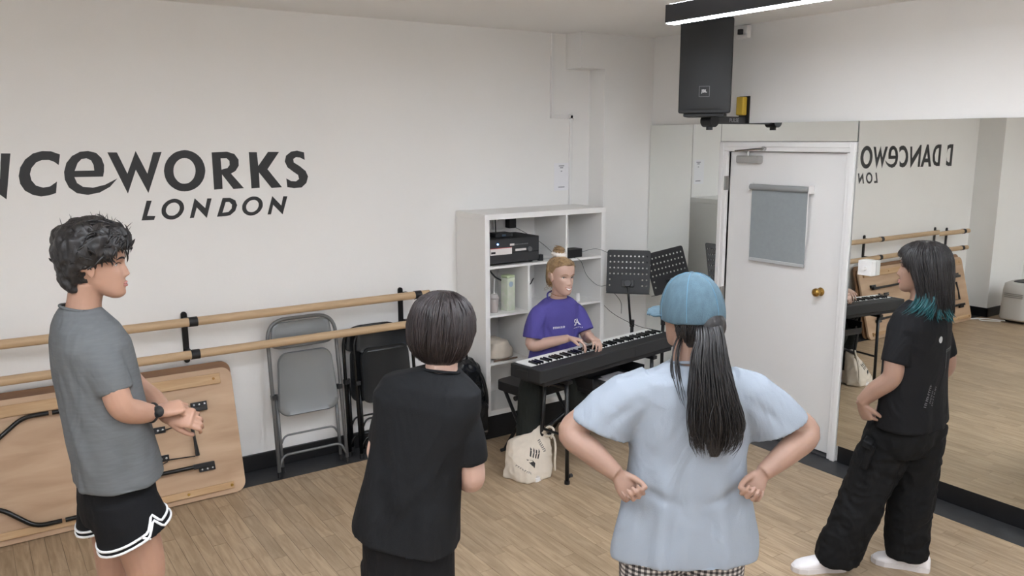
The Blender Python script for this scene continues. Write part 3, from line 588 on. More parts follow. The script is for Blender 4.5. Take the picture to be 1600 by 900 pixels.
# cloth tote on the shelf
ts = thing('folded_tote', 'cream canvas tote folded on the lower left shelf', 'bag', (-1.52, -.03, .546))
g = MB(); g.rings([sring((0, 0, z), a, b, n=28, e=3) for z, a, b in ((.002, .09, .15), (.02, .108, .165), (.07, .1, .16), (.115, .075, .13), (.13, .04, .08))])
CANV = mat('canvas', rgb(214, 202, 186), .85, var=.05, scale=12, bump=.3, bscale=220)
soft('body', g, CANV, ts, .007, 4, (lambda me: noise_disp(me, .012, 10, seed=11), lambda me: noise_disp(me, .005, 25, seed=2)))
MB().bx(-.1, .1, -.172, -.165, .004, .016).build('hem', mat('brown_trim', rgb(110, 90, 76), .7), ts, bevel=.003)

# ------------------------------------------------------------------ loudspeaker
spk = thing('loudspeaker', 'black loudspeaker hanging high on a wall bracket above the door', 'loudspeaker', (-.40, -.94, 2.235), math.radians(-52))
SPK = mat('speaker_case', rgb(40, 41, 43), .5, bump=.08, bscale=200); GRL = mat('speaker_grille', rgb(46, 48, 50), .45, bump=.25, bscale=900)
o = [(-.166, -.18), (.166, -.18), (.162, -.1), (.115, .12), (.085, .155), (-.085, .155), (-.115, .12), (-.162, -.1)]
MB().prism(o, .59, None, (0, 0, .0)).build('cabinet', SPK, spk, bevel=.012, seg=3)
n_ = 10; gr = MB(); R = []
for z in (.02, .04, .57, .582):
    R.append([(x, -.180-.022*(1-(x/.16)**2)*(1 if .03 < z < .575 else .6), z) for x in np.linspace(-.158, .158, n_)]+[(x, -.17, z) for x in np.linspace(.158, -.158, n_)])
gr.rings(R).build('grille', GRL, spk, smooth=True, auto=35)
MB().prism([(-.033, -.033), (.033, -.033), (.033, .033), (-.033, .033)], .001, Matrix(((1, 0, 0), (0, 0, -1), (0, 1, 0))), (0, -.203, .135), [[(-.031, -.031), (.031, -.031), (.031, .031), (-.031, .031)]]).build('badge_outline', mat('badge', rgb(135, 136, 138), .4), spk)
put_text('badge_print', 'JBL', .026, mat('badge_white', rgb(215, 215, 215), .4), frame((0, -.2045, .137), (1, 0, 0), (0, 0, 1)), spk, bold=.0006)
MB().bx(-.135, .125, -.15, .1, -.022, .002).build('base_plate', SPK, spk, bevel=.006)
sb = thing('speaker_bracket', 'black and yellow wall bracket carrying the loudspeaker', 'bracket', (0, -.92, 2.2))
MB().bx(-.012, 0, -.045, .045, -.03, .16).build('wall_plate', BLACKM, sb, bevel=.003)
MB().bx(-.06, -.012, -.03, .03, .03, .155).build('yellow_block', mat('yellow_paint', rgb(206, 172, 60), .45), sb, bevel=.008)
MB().bx(-.33, -.012, -.022, .022, -.03, .02).build('arm', mat('bracket_black', rgb(52, 52, 54), .45), sb, bevel=.004)
MB().cyl((-.345, -.045, -.01), (-.345, .045, -.01), .042, 22).build('pivot', BLACKM, sb, smooth=True, auto=40)
MB().cyl((-.345, 0, -.07), (-.345, 0, .03), .022, 16).build('spigot', mat('bracket_black', rgb(52, 52, 54), .45), sb, smooth=True, auto=40)
put_text('arm_print', 'PULSE', .036, mat('print_pale', rgb(140, 140, 144), .5), frame((-.13, -.0228, -.006), (1, 0, 0), (0, 0, 1)), sb, bold=.0006)

# ------------------------------------------------------------------ music stands
def music_stand(label, c, a, w_, h_, tilt, roll, zc, base):
    t = thing('music_stand', label, 'music stand', (base[0], base[1], 0), group='black music stands')
    u = Vector((math.cos(a), math.sin(a), 0)); n = Vector((-u.y, u.x, 0)); v = Vector((0, 0, 1))*math.cos(tilt)+n*math.sin(tilt)
    u, v = u*math.cos(roll)+v*math.sin(roll), v*math.cos(roll)-u*math.sin(roll)
    o = Vector((c[0]-base[0], c[1]-base[1], zc)); F = frame(o, u, v)
    hs = []
    for j in range(6):
        for i in range(10):
            if j >= 4 and not (i < 1 or i > 7): continue
            hs.append(circ((i-4.5)*w_*.094, h_*(.36-j*.135), w_*.021, 8))
    M3 = F.to_3x3()
    MB().prism(rrect(w_, h_, .018, 4), .003, M3, o, hs).build('desk', BLACKPL, t)
    lip = MB(); lip.box((0, -h_/2+.004, -.022), (w_, .005, .05)); ob = lip.build('ledge', BLACKPL, t); ob.data.transform(F)
    br = MB(); br.cyl((0, -h_*.27, .0), (0, -h_*.27, .05), .026, 14); br.box((0, -h_*.27, .012), (.09, .05, .018)); ob = br.build('desk_clamp', BLACKM, t, bevel=.003); ob.data.transform(F)
    q = F @ Vector((0, -h_*.27, .035))
    MB().tube([(q.x, q.y, q.z), (q.x*.3, q.y*.3, .72), (0, 0, .7)], [.008, .009, .009], 10).build('upper_pole', BLACKM, t, smooth=True)
    MB().cyl((0, 0, .2), (0, 0, .72), .013, 12).build('lower_pole', BLACKM, t, smooth=True)
    MB().cyl((0, 0, .69), (0, 0, .74), .018, 12).build('collar', BLACKPL, t, smooth=True, auto=40)
    for k in range(3):
        an = a+.5+k*2*math.pi/3; e = (math.cos(an)*.2, math.sin(an)*.2, .012)
        MB().tube([(0, 0, .32), (e[0]*.6, e[1]*.6, .16), e], .008, 8).build('leg', BLACKM, t, smooth=True)
music_stand('black perforated music stand nearer the shelf unit', (-.575, -.40), math.radians(-45), .315, .32, .26, 0, 1.115, (-.50, -.37))
music_stand('tilted black perforated music stand in front of the mirror', (-.29, -.52), math.radians(-12), .335, .315, .26, .16, 1.115, (-.27, -.46))

# ------------------------------------------------------------------ keyboard
th = math.radians(9); ux = Vector((math.cos(th), math.sin(th), 0)); vy = Vector((-math.sin(th), math.cos(th), 0))
KC = Vector((-1.933, -1.183, 0))+ux*.66+vy*.125
kb = thing('digital_piano', 'black digital piano with white keys on a black stand', 'keyboard', (KC.x, KC.y, .66), th)
KBM = mat('keyboard_black', rgb(34, 35, 37), .55, bump=.1, bscale=300)
L2 = .66
MB().bx(-L2, L2, -.125, -.02, .03, .11).build('rear_body', KBM, kb, bevel=.006)
MB().bx(-L2, L2, -.02, .125, .03, .085).build('key_bed', KBM, kb, bevel=.004)
for s in (-1, 1): MB().bx(s*(L2-.034), s*L2, -.02, .125, .085, .108).build('end_cheek', KBM, kb, bevel=.005)
MB().bx(-L2+.05, L2-.05, -.11, .1, 0, .03).build('underside', mat('keyboard_under', rgb(34, 34, 36), .6), kb, bevel=.006)
KW = (2*L2-.072)/52; WK = mat('white_keys', rgb(232, 231, 228), .35)
wkm = MB().bx(-KW/2+.0006, KW/2-.0006, -.018, .12, .085, .1105).mesh('white_key'); wkm.materials.append(WK)
bkm = MB(); bkm.add([(-.0052, -.018, .1), (.0052, -.018, .1), (.0052, .058, .1), (-.0052, .058, .1), (-.0042, -.018, .1225), (.0042, -.018, .1225), (.0042, .052, .1225), (-.0042, .052, .1225)], [(0, 3, 2, 1), (4, 5, 6, 7), (0, 1, 5, 4), (1, 2, 6, 5), (2, 3, 7, 6), (3, 0, 4, 7)])
bkm = bkm.mesh('black_key'); bkm.materials.append(BLACKG)
for i in range(52):
    x = L2-.036-KW*(i+.5)       # the bass end lies at the player's left, i.e. local +x
    link_mesh('white_key', wkm, kb, (x, 0, 0))
    if i < 51 and (i % 7) not in (1, 4): link_mesh('black_key', bkm, kb, (x-KW/2, 0, 0))
MB().bx(.2, .21, -.1265, -.124, .04, .1).build('rear_seam', BLACKM, kb)
ks = thing('keyboard_stand', 'black metal stand under the digital piano', 'stand', (KC.x, KC.y, 0), th)
def kl(x, y, z): return (x, y, z)
for sx in (-1, 1):
    X = -.40 if sx < 0 else .42
    MB().bx(X-.02, X+.02, -.12, .12, .635, .659).build('support_arm', BLACKM, ks, bevel=.003)
    MB().tube([(X, -.09, .64), (X+.0, -.10, .015)], .0125, 10).build('leg', BLACKM, ks, smooth=True)
    MB().tube([(X, .09, .64), (X, .14, .015)], .0125, 10).build('leg', BLACKM, ks, smooth=True)
    for yy in (-.10, .14): MB().cyl((X, yy, 0), (X, yy, .02), .017, 12).build('foot_cap', BLACKPL, ks)
    MB().tube([(X, -.098, .3), (X, .118, .3)], .009, 8).build('stretcher', BLACKM, ks)
    MB().cyl((X+.012, -.1, .045), (X+.04, -.1, .045), .012, 10).build('levelling_knob', BLACKPL, ks)
MB().tube([(-.4, .115, .28), (.42, .1, .60)], .011, 8).build('brace', BLACKM, ks); MB().tube([(-.4, .1, .60), (.42, .115, .28)], .011, 8).build('brace', BLACKM, ks)
MB().bx(-.19, .32, -.11, .1, .52, .545).bx(-.19, -.18, -.11, .1, .545, .62).bx(.31, .32, -.11, .1, .545, .62).bx(-.18, .31, .09, .1, .545, .6).build('accessory_tray', BLACKM, ks, bevel=.003)
MB().bx(-.13, -.11, -.1115, -.109, .575, .59).bx(-.19, .32, -.112, -.1, .545, .57).build('tray_lip', BLACKM, ks)
pp = thing('sheet_music', 'loose white sheets lying on the tray under the digital piano', 'paper', (KC.x+.13*ux.x, KC.y+.13*ux.y, .546), th)
MB().bx(-.10, .1, -.1, .04, 0, .0015).build('sheet', mat('paper', rgb(238, 237, 240), .8), pp); MB().bx(-.05, .13, -.09, .06, .0016, .003).build('sheet', mat('paper', rgb(238, 237, 240), .8), pp)
tag(MB().tube(spline([(-.6, -.1, .86), (-.66, -.35, .8), (-.6, -.55, .74), (-.55, -.8, .73), (-.62, -.98, .74)], 8), .0018, 6).build('keyboard_cable', BLACKPL), 'thin dark cable running down to the right end of the digital piano', 'cable')
tag(MB().tube(spline([(-.66, -.3, .98), (-.64, -.36, .93), (-.62, -.38, .88), (-.6, -.36, .80)], 6), .0016, 6).build('stand_cable', BLACKPL), 'thin dark cable end hanging below the left music stand', 'cable')
# bench
be = thing('piano_bench', 'black padded piano bench under the pianist', 'bench', (-1.45, -.54, 0), th)
MB().prism(rrect(.56, .33, .05, 5), .06, None, (0, 0, .44)).build('cushion', mat('bench_vinyl', rgb(32, 32, 34), .45), be, bevel=.014, seg=3)
MB().bx(-.24, .24, -.13, .13, .42, .44).build('seat_board', BLACKM, be)
for s in (-1, 1):
    MB().tube([(s*.22, -.13, .42), (s*.22, .13, .02)], .012, 8).build('leg', BLACKM, be); MB().tube([(s*.22, .13, .42), (s*.22, -.13, .02)], .012, 8).build('leg', BLACKM, be)
    for q in (-1, 1): MB().cyl((s*.26, q*.13, .012), (s*.18, q*.13, .012), .012, 8).build('foot', BLACKPL, be)
MB().cyl((-.24, -.05, .425), (-.3, -.05, .425), .016, 10).build('knob', BLACKPL, be)

# ------------------------------------------------------------------ canvas tote on the floor
tt = thing('tote_bag', 'stuffed cream canvas tote bag with black print standing on the floor', 'bag', (-1.80, -.90, 0), math.radians(-22))
def hull(pts):
    bm_ = bmesh.new(); [bm_.verts.new(q) for q in pts]; bmesh.ops.convex_hull(bm_, input=bm_.verts); bm_.verts.ensure_lookup_table()
    for v in [v for v in bm_.verts if not v.link_faces]: bm_.verts.remove(v)
    bm_.verts.index_update(); m = MB(); m.add([v.co for v in bm_.verts], [[v.index for v in f.verts] for f in bm_.faces]); bm_.free(); return m
g = hull([(-.17, .02, .004), (-.155, .04, .11), (-.12, -.02, .13), (-.045, -.115, .004), (-.05, -.105, .07), (.12, -.04, .004), (.135, -.03, .06), (.145, .06, .012), (.135, .02, .22), (.065, .05, .31), (.095, .09, .3), (-.1, .05, .225), (-.12, .1, .21), (.02, .14, .004), (-.1, .11, .004)])
tote_me = remesh(g, .006, 7); noise_disp(tote_me, .010, 9, seed=21); noise_disp(tote_me, .005, 18, seed=22, ridged=True); tote_me.materials.append(CANV)
link_mesh('body', tote_me, tt)
def decal(name, me2d, M, direction, target, m, parent, off=.0012):
    """project a flat mesh onto a target mesh surface (a print)"""
    v, f = arr(target)[0], [tuple(p.vertices) for p in target.polygons]
    bv = BVHTree.FromPolygons([Vector(p) for p in v], f); d = Vector(direction).normalized(); me2d.transform(M)
    b2 = bmesh.new(); b2.from_mesh(me2d); bmesh.ops.triangulate(b2, faces=b2.faces); bmesh.ops.subdivide_edges(b2, edges=b2.edges, cuts=2, use_grid_fill=True); b2.to_mesh(me2d); b2.free()
    for q in me2d.vertices:
        h = bv.ray_cast(q.co, d)
        if h[0] is not None: q.co = h[0]-d*off
    me2d.materials.append(m); return link_mesh(name, me2d, parent)
def flat(loops, sub=1):
    m = MB(); n = 0
    for l in loops: m.add([(x, y, 0) for x, y in l], [tuple(range(len(l)))])
    return m.mesh('print')
def tote_scr(w_, h_, n, seed):
    rg = np.random.default_rng(seed); L = []; x = -w_/2
    while x < w_/2:
        dx = w_/n; L.append([(x, 0), (x+h_*.3, 0), (x+h_*.3, h_), (x, h_)]); y = h_*rg.choice((.0, .38, .72)); L.append([(x, y), (x+dx*.75, y), (x+dx*.75, y+h_*.28), (x, y+h_*.28)]); x += dx
    return flat(L)
INK = mat('ink_black', rgb(52, 50, 50), .8)
fan = [[(-.03, .02), (.035, -.012), (.03, .018), (.005, .03)]]+[[(-.015+i*.017, .045), (-.022+i*.019, .09+.006*(i % 2)), (-.012+i*.019, .085), (-.006+i*.017, .042)] for i in range(4)]
F0 = frame((-.02, -.3, .11), (1, 0, -.4), (.4, 0, 1))
decal('print', flat(fan), F0, (0, 1, 0), tote_me, INK, tt)
decal('print', tote_scr(.07, .018, 6, 2), frame((.06, -.3, .2), (.5, 0, -1), (1, 0, .5)), (0, 1, 0), tote_me, mat('ink_grey', rgb(120, 116, 110), .8), tt)
decal('print', tote_scr(.1, .011, 8, 4), frame((-.06, -.3, .075), (1, 0, -.45), (.45, 0, 1)), (0, 1, 0), tote_me, mat('ink_grey', rgb(120, 116, 110), .8), tt)
MB().tube(spline([(.10, .02, .25), (.145, .0, .25), (.155, -.02, .19), (.148, -.03, .1), (.15, -.03, .04)], 6), .007, 6).build('handle', CANV, tt, smooth=True)
MB().tube(spline([(.08, .02, .27), (.12, .02, .31), (.15, .01, .29), (.13, 0, .24)], 6), .008, 6).build('handle', CANV, tt, smooth=True)

# ------------------------------------------------------------------ appliance seen in the mirror
ap = thing('portable_heater', 'pale grey rounded appliance by the far wall, seen in the mirror', 'appliance', (-5.66, -.46, 0))
g = MB(); g.rings([sring((0, 0, z), a, b, n=32, e=4) for z, a, b in ((.03, .2, .15), (.05, .225, .17), (.38, .215, .16), (.45, .2, .15), (.47, .17, .12))]); g.build('case', mat('appliance_grey', rgb(196, 194, 190), .6, bump=.1, bscale=200), ap, smooth=True, auto=50)
MB().prism(rrect(.26, .12, .03), .012, None, (0, 0, .468)).build('top_vent', BLACKPL, ap)
for z in (.30, .32, .34): MB().bx(.219, .2235, -.1, .1, z, z+.008).build('slot', mat('slot_grey', rgb(150, 148, 144), .6), ap)
for sx in (-.13, .13): MB().bx(sx-.02, sx+.02, -.1, .1, 0, .035).build('foot', BLACKPL, ap)
tag(MB().tube(spline([(-5.42, -.36, .01), (-5.3, -.2, .008), (-5.38, -.13, .008), (-5.25, -.08, .008), (-5.42, -.2, .012), (-5.44, -.4, .02)], 8), .006, 6).build('floor_cable', WHITE), 'white cable lying on the dark floor border, seen in the mirror', 'cable')

# ================================================================== PEOPLE
def unit(v): v = np.array(v, float); return v/np.linalg.norm(v)
def axes(phi):
    """body axes in a person's frame: right, forward (phi = turn to the right of 'away')"""
    a = math.radians(phi); return np.array((math.cos(a), -math.sin(a), 0.)), np.array((math.sin(a), math.cos(a), 0.))
def torso(mb, phi, rows, e=2.4, n=40, roll=0.):
    X, Y = axes(phi); X = X*math.cos(roll)+np.array((0, 0, 1.))*math.sin(roll)
    mb.rings([sring(c, a, b, X, Y, n, e) for c, a, b in rows][::-1]); return mb
def limb(mb, pts, rad, n=18, k=6):
    P = spline(pts, k); R = spline([(r, 0, 0) for r in rad], k); mb.tube(P, [max(.002, q[0]) for q in R], n)
    return mb
def ringtube(mb, rows, n=28, e=2.2):
    """rows: (centre, axis1*len, axis2*len)"""
    R = []
    for c, A, B in rows:
        A = np.array(A, float); B = np.array(B, float); la, lb = np.linalg.norm(A), np.linalg.norm(B); R.append(sring(c, la, lb, A/la, B/lb, n, e))
    # orient outward
    ax = np.array(rows[-1][0], float)-np.array(rows[0][0], float)
    nrm = np.cross(np.array(rows[0][1], float), np.array(rows[0][2], float))
    if nrm@ax < 0: R = [r[::-1] for r in R]
    mb.rings(R)
HEADT = [(-.116, .014, .076, .052), (-.110, .028, .086, .035), (-.100, .038, .091, .015), (-.085, .047, .092, -.01), (-.066, .054, .0925, -.04), (-.045, .060, .090, -.062), (-.02, .066, .087, -.078), (0, .070, .085, -.088), (.03, .0745, .089, -.096), (.055, .0755, .085, -.097), (.078, .070, .073, -.090), (.097, .056, .054, -.074), (.110, .035, .028, -.048), (.116, .012, .005, -.02)]
def interp_table(T, z):
    zs = [r[0] for r in T]; return [float(np.interp(z, zs, [r[i] for r in T])) for i in (1, 2, 3)]
class Head:
    def __init__(s, c, phi, pitch=0, roll=0, sc=1.):
        X, Y = axes(phi); Z = np.array((0, 0, 1.)); p = math.radians(pitch); r = math.radians(roll)
        Y, Z = Y*math.cos(p)-Z*math.sin(p), Z*math.cos(p)+Y*math.sin(p)      # pitch > 0 looks down
        X, Z = X*math.cos(r)-Z*math.sin(r), Z*math.cos(r)+X*math.sin(r)
        s.M = np.stack((X, Y, Z), 1)*sc; s.c = np.array(c, float)
    def __call__(s, p): return s.c+s.M@np.array(p, float)
    def front(s, x, z):
        """y of the bare face surface at (x, z), head coordinates"""
        w_, f, b = interp_table(HEADT, z); yc = (f+b)/2; t = min(.999, abs(x)/w_); e = 2.3
        y = yc+(f-yc)*(1-t**e)**(1/e); return y+s.sculpt(x, z)
    def sculpt(s, x, z):
        g = lambda q, m, sd: math.exp(-((q-m)/sd)**2)
        d = -.011*(g(x, .032, .018)+g(x, -.032, .018))*g(z, .0, .012)
        d += .003*g(z, .02, .01)*g(x, 0, .05)
        pr = np.interp(z, [-.050, -.044, -.034, -.01, .012, .022], [0, .35, 1, .55, .2, 0]); d += .021*pr*g(x, 0, .0105)
        d += .007*(g(x, .013, .006)+g(x, -.013, .006))*g(z, -.037, .007)
        d += .0045*g(x, 0, .021)*(g(z, -.061, .006)+1.1*g(z, -.073, .007))-.003*g(x, 0, .022)*g(z, -.067, .003)
        d += .005*g(x, 0, .018)*g(z, -.098, .012)+.004*(g(x, .042, .016)+g(x, -.042, .016))*g(z, -.028, .016)
        return d
    def build(s, mb, ears=True, n=56):
        zs = np.concatenate((np.linspace(-.1155, .1155, 64),)); R = []
        for z in zs:
            w_, f, b = interp_table(HEADT, z); yc = (f+b)/2; ring = []; e = 2.3
            for k in range(n):
                t = 2*math.pi*k/n; sn, cs = math.sin(t), math.cos(t)
                x = w_*math.copysign(abs(cs)**(2/e), cs); y = yc+((f-yc) if sn > 0 else (yc-b))*math.copysign(abs(sn)**(2/e), sn)
                if sn > .15: y += s.sculpt(x, z)*min(1, (sn-.15)/.2)
                ring.append(s((x, y, z)))
            R.append(ring)
        mb.rings(R)
        if ears:
            for q in (-1, 1):
                mb.ell(s((q*.073, -.008, -.012)), (.007, .014, .026), 14, 10, s.M@np.array(((1, 0, 0), (0, .95, -.25), (0, .25, .95))))
                mb.tube([s((q*(.077+.004*math.sin(a)), -.012+.017*math.cos(a)-.004*math.sin(a), -.010+.029*math.sin(a))) for a in np.linspace(-1.4, 3.6, 14)], .0052, 8)
    def features(s, root, eyec=(60, 44, 36), browc=(50, 42, 38), lipc=(170, 112, 104), smile=False, brow_w=.0026):
        EW = mat('eye_white', rgb(225, 220, 216), .25); EI = mat('iris_%d_%d_%d' % eyec, rgb(*eyec), .2); BR = mat('brow_%d_%d_%d' % browc, rgb(*browc), .8); LP = mat('lip_%d_%d_%d' % lipc, rgb(*lipc), .45)
        LS = mat('lash', rgb(48, 38, 34), .7)
        for q in (-1, 1):
            yf = s.front(q*.032, 0)
            e = MB(); e.ell(s((q*.032, yf-.0075, 0)), (.0135, .0108, .0072 if not smile else .0066), 16, 10, s.M); eo = e.build('eye', EW, root, smooth=True)
            i = MB(); i.ell(s((q*.032, yf+.0012, .0004)), (.0058, .0022, .0058 if not smile else .0054), 12, 8, s.M); i.build('iris', EI, eo, smooth=True)
            l = MB(); l.tube([s((q*(.032+dx), s.front(q*(.032+dx), .007)+.001, .0062-(dx/.014)**2*.005)) for dx in np.linspace(-.014, .015, 7)], [.0008, .0014, .0017, .0017, .0017, .0015, .0008], 6); l.build('eyelash', LS, eo)
            b = MB(); b.tube([s((q*x, s.front(q*x, z)+.0012, z)) for x, z in ((.014, .019), (.022, .0225), (.032, .0245), (.042, .0225), (.050, .017))], [brow_w*.7, brow_w, brow_w, brow_w*.8, brow_w*.3], 6); b.build('eyebrow', BR, root)
        if smile:
            xs = np.linspace(-.027, .027, 9); U = []; Lw = []
            for x in xs:
                k = (x/.027)**2; U.append(s((x, s.front(x, -.062)+.0008, -.0625+.006*k))); Lw.append(s((x, s.front(x, -.075)+.0004, -.0765+.0195*k)))
            MB().tube(U, [.001]+[.0019]*7+[.001], 8).tube(Lw, [.001]+[.0024]*7+[.001], 8).build('lips', LP, root, smooth=True)
            t = MB(); A = [s((x*.9, s.front(x, -.064)+.002, -.0635+.006*(x/.027)**2)) for x in xs]; B = [s((x*.9, s.front(x, -.07)+.0025, -.0745+.0155*(x/.027)**2)) for x in xs]
            C = [s((x*.9, s.front(x, -.064)-.006, -.0635+.006*(x/.027)**2)) for x in xs]; Dd = [s((x*.9, s.front(x, -.07)-.006, -.0745+.0155*(x/.027)**2)) for x in xs]
            t.rings([[A[i], B[i], Dd[i], C[i]] for i in range(9)]); t.build('teeth', mat('teeth', rgb(238, 234, 228), .3), root)
        else:
            for z, r in ((-.0625, .0032), (-.072, .0038)):
                MB().tube([s((x, s.front(x, z)+.0002, z+(.0012 if z > -.066 else -.001)*math.cos(x*150))) for x in np.linspace(-.023, .023, 9)], [.0008]+[r]*7+[.0008], 8).build('lips', LP, root, smooth=True)

def hand(mb, wrist, F, N, thumb, curl=(35, 45, 30), spread=3., sc=1., thumb_in=.4, fcurl=None, thumb_bend=.5):
    """wrist point, finger direction F, palm-facing normal N, thumb = +1/-1: side along F x N on which the thumb sits"""
    F = unit(F); N = np.array(N, float); N = unit(N-F*(N@F)); S = np.cross(F, N)*thumb; w0 = np.array(wrist, float)
    pal = .085*sc
    rows = []
    for t, a, b in ((-.01, .023, .019), (.012, .026, .0175), (.04, .036, .0165), (.065, .0395, .0150), (.088, .0385, .0125), (.097, .033, .0095)):
        rows.append(sring(w0+F*t*sc, a*sc, b*sc, S, N, 20, 2.6))
    if np.cross(S, N)@F < 0: rows = [r[::-1] for r in rows]
    mb.rings(rows)
    K = w0+F*pal
    for i, (off, L, r) in enumerate(((.0285, (.042, .025, .019), .0088), (.0095, (.046, .029, .02), .009), (-.0095, (.042, .027, .019), .0086), (-.0275, (.033, .02, .017), .0076))):
        cc = fcurl[i] if fcurl else curl; p = K+S*off*sc-F*(.004+.006*(i == 3))*sc; d = unit(F+S*math.sin(math.radians(spread*(1.5-i)))); ang = 0; pts = [p-d*.02*sc, p]; rr = [r*.9, r*1.05]
        for j in range(3):
            ang += math.radians(cc[j]); dd = d*math.cos(ang)+N*math.sin(ang); p = p+dd*L[j]*sc; pts.append(p); rr.append(r*(1-.1*(j+1)))
        pts.append(p+dd*.004*sc); rr.append(r*.35)
        mb.tube(pts, [q*sc for q in rr], 12)
    p = w0+F*.02*sc+S*.022*sc; d = unit(F*.75+S*(.75-thumb_in*.6)+N*thumb_in); pts = [p-d*.01*sc, p]; rr = [.013, .0135]
    for L, k in ((.036, 0), (.030, thumb_bend*.6), (.022, thumb_bend)):
        d = unit(d+F*k*.5+N*k*.4-S*k*.5); p = p+d*L*sc; pts.append(p); rr.append(rr[-1]*.86)
    pts.append(p+d*.004*sc); rr.append(.004); mb.tube(pts, [q*sc for q in rr], 12)

class HairVol:
    """hair mass in head coordinates; table rows (z, w, front, back); face opening half-angle fa(z) degrees"""
    def __init__(s, head, T, fa): s.h = head; s.T = sorted(T); s.fa = fa
    def local(s, az, z, off=0.):
        w_, f, b = interp_table(s.T, z); yc = (f+b)/2; a = math.radians(az); sn, cs = math.sin(a), math.cos(a)
        return np.array(((w_+off)*sn, yc+((f-yc) if cs > 0 else (yc-b))*cs+off*cs, z))
    def pt(s, az, z, off=0.): return s.h(s.local(az, z, off))
    def mass(s, mb, n=64, m=48, blend=14):
        z0, z1 = s.T[0][0], s.T[-1][0]; R = []
        for z in np.linspace(z0, z1, m):
            ring = []; fa = s.fa(z)
            for k in range(n):
                az = 360*k/n; az = az-360 if az > 180 else az; d = abs(az)-fa; t = min(1, max(0, d/blend+.5)) if fa > 0 else 1
                p = s.local(az, z); w_, f, b = interp_table(HEADT, max(-.115, min(.115, z))); a = math.radians(az); yc = (f+b)/2
                q = np.array((w_*.80*math.sin(a), yc+((f-yc) if math.cos(a) > 0 else (yc-b))*math.cos(a)*.80-.004, z))
                if z < -.06: q = np.array((.03*math.sin(a), -.03+.03*math.cos(a), z))
                ring.append(s.h(q*(1-t)+p*t))
            R.append(ring[::-1])
        mb.rings(R)
    def strands(s, count, r=.0028, z_end=None, jit=.004, az_rng=(0, 180), z_top=None, off=.002, len_rng=(.5, 1.), drift=6, seed=1, flip=.0, ns=9):
        rg = np.random.default_rng(seed); out = []; zt = z_top if z_top is not None else s.T[-1][0]-.003
        for i in range(count):
            az = rg.uniform(*az_rng)*(1 if rg.random() < .5 else -1)
            zb = (z_end(az) if z_end else s.T[0][0]+.01); ztop = zt-rg.random()**2*(.35*(zt-zb))
            L = rg.uniform(*len_rng); ze = max(zb, ztop-(ztop-zb)*L)+rg.uniform(-.012, .008); dr = rg.uniform(-drift, drift); o = off+rg.uniform(-jit, jit); pts = []
            for k in range(ns):
                t = k/(ns-1); z = ztop+(ze-ztop)*t; azz = az+dr*t
                if abs(azz) < s.fa(z)-4: break
                lp = s.local(azz, max(z, s.T[0][0]), o+.002*math.sin(t*5+i)+flip*max(0, t-.7)*.1)
                lp[2] = z; pts.append(s.h(lp))
            if len(pts) >= 4: out.append((pts, r*rg.uniform(.6, 1.3)))
        return out
def strand_mesh(S, n=4):
    m = MB()
    for pts, r in S:
        N = len(pts); m.tube(pts, [r*(.55 if k == 0 else 1.)*(1-(k/(N-1))**3*.9) for k in range(N)], n)
    return m
HAIRS = {}
def hairmat(name, c, c2, rough=.38):
    return mat(name, c, rough, col2=c2, scale=30, bump=.25, bscale=180, stretch=(1, 1, .15))

def shoe(mb, heel, d, L=.26, w_=.048, h=.085):
    """closed shoe on the floor from heel point along direction d"""
    d = unit(d); s = np.array((d[1], -d[0], 0.)); hl = np.array(heel, float); R = []
    for t, a, top in ((-.01, .02, .06), (.0, .032, .08), (.05, .036, h), (.1, .036, h*.95), (.15, .042, .066), (.2, .047, .052), (.235, .04, .042), (.257, .02, .03)):
        c = hl+d*t*L/.26; R.append([c+s*a*math.cos(q)*w_/.048+np.array((0, 0, 1.))*(top/2+.003+(top/2)*math.copysign(abs(math.sin(q))**.7, math.sin(q))) for q in np.linspace(0, 2*math.pi, 24, endpoint=False)])
    nrm = np.cross(R[0][6]-R[0][0], R[0][12]-R[0][6])
    if nrm@d < 0: R = [r[::-1] for r in R]
    mb.rings(R)
def sole(mb, heel, d, L=.26, w_=.05, h=.025):
    d = unit(d); s = np.array((d[1], -d[0], 0.)); hl = np.array(heel, float)
    o = [(-.012, 0), (-.005, .028), (.04, .036), (.1, .034), (.16, .043), (.2, .047), (.24, .038), (.262, .015), (.265, 0)]
    o = o+[(x, -y) for x, y in o[-2:0:-1]]
    mb.prism([(x*L/.26, y*w_/.048) for x, y in o], h, Matrix(((d[0], -s[0], 0), (d[1], -s[1], 0), (0, 0, 1))), (hl[0], hl[1], .0))

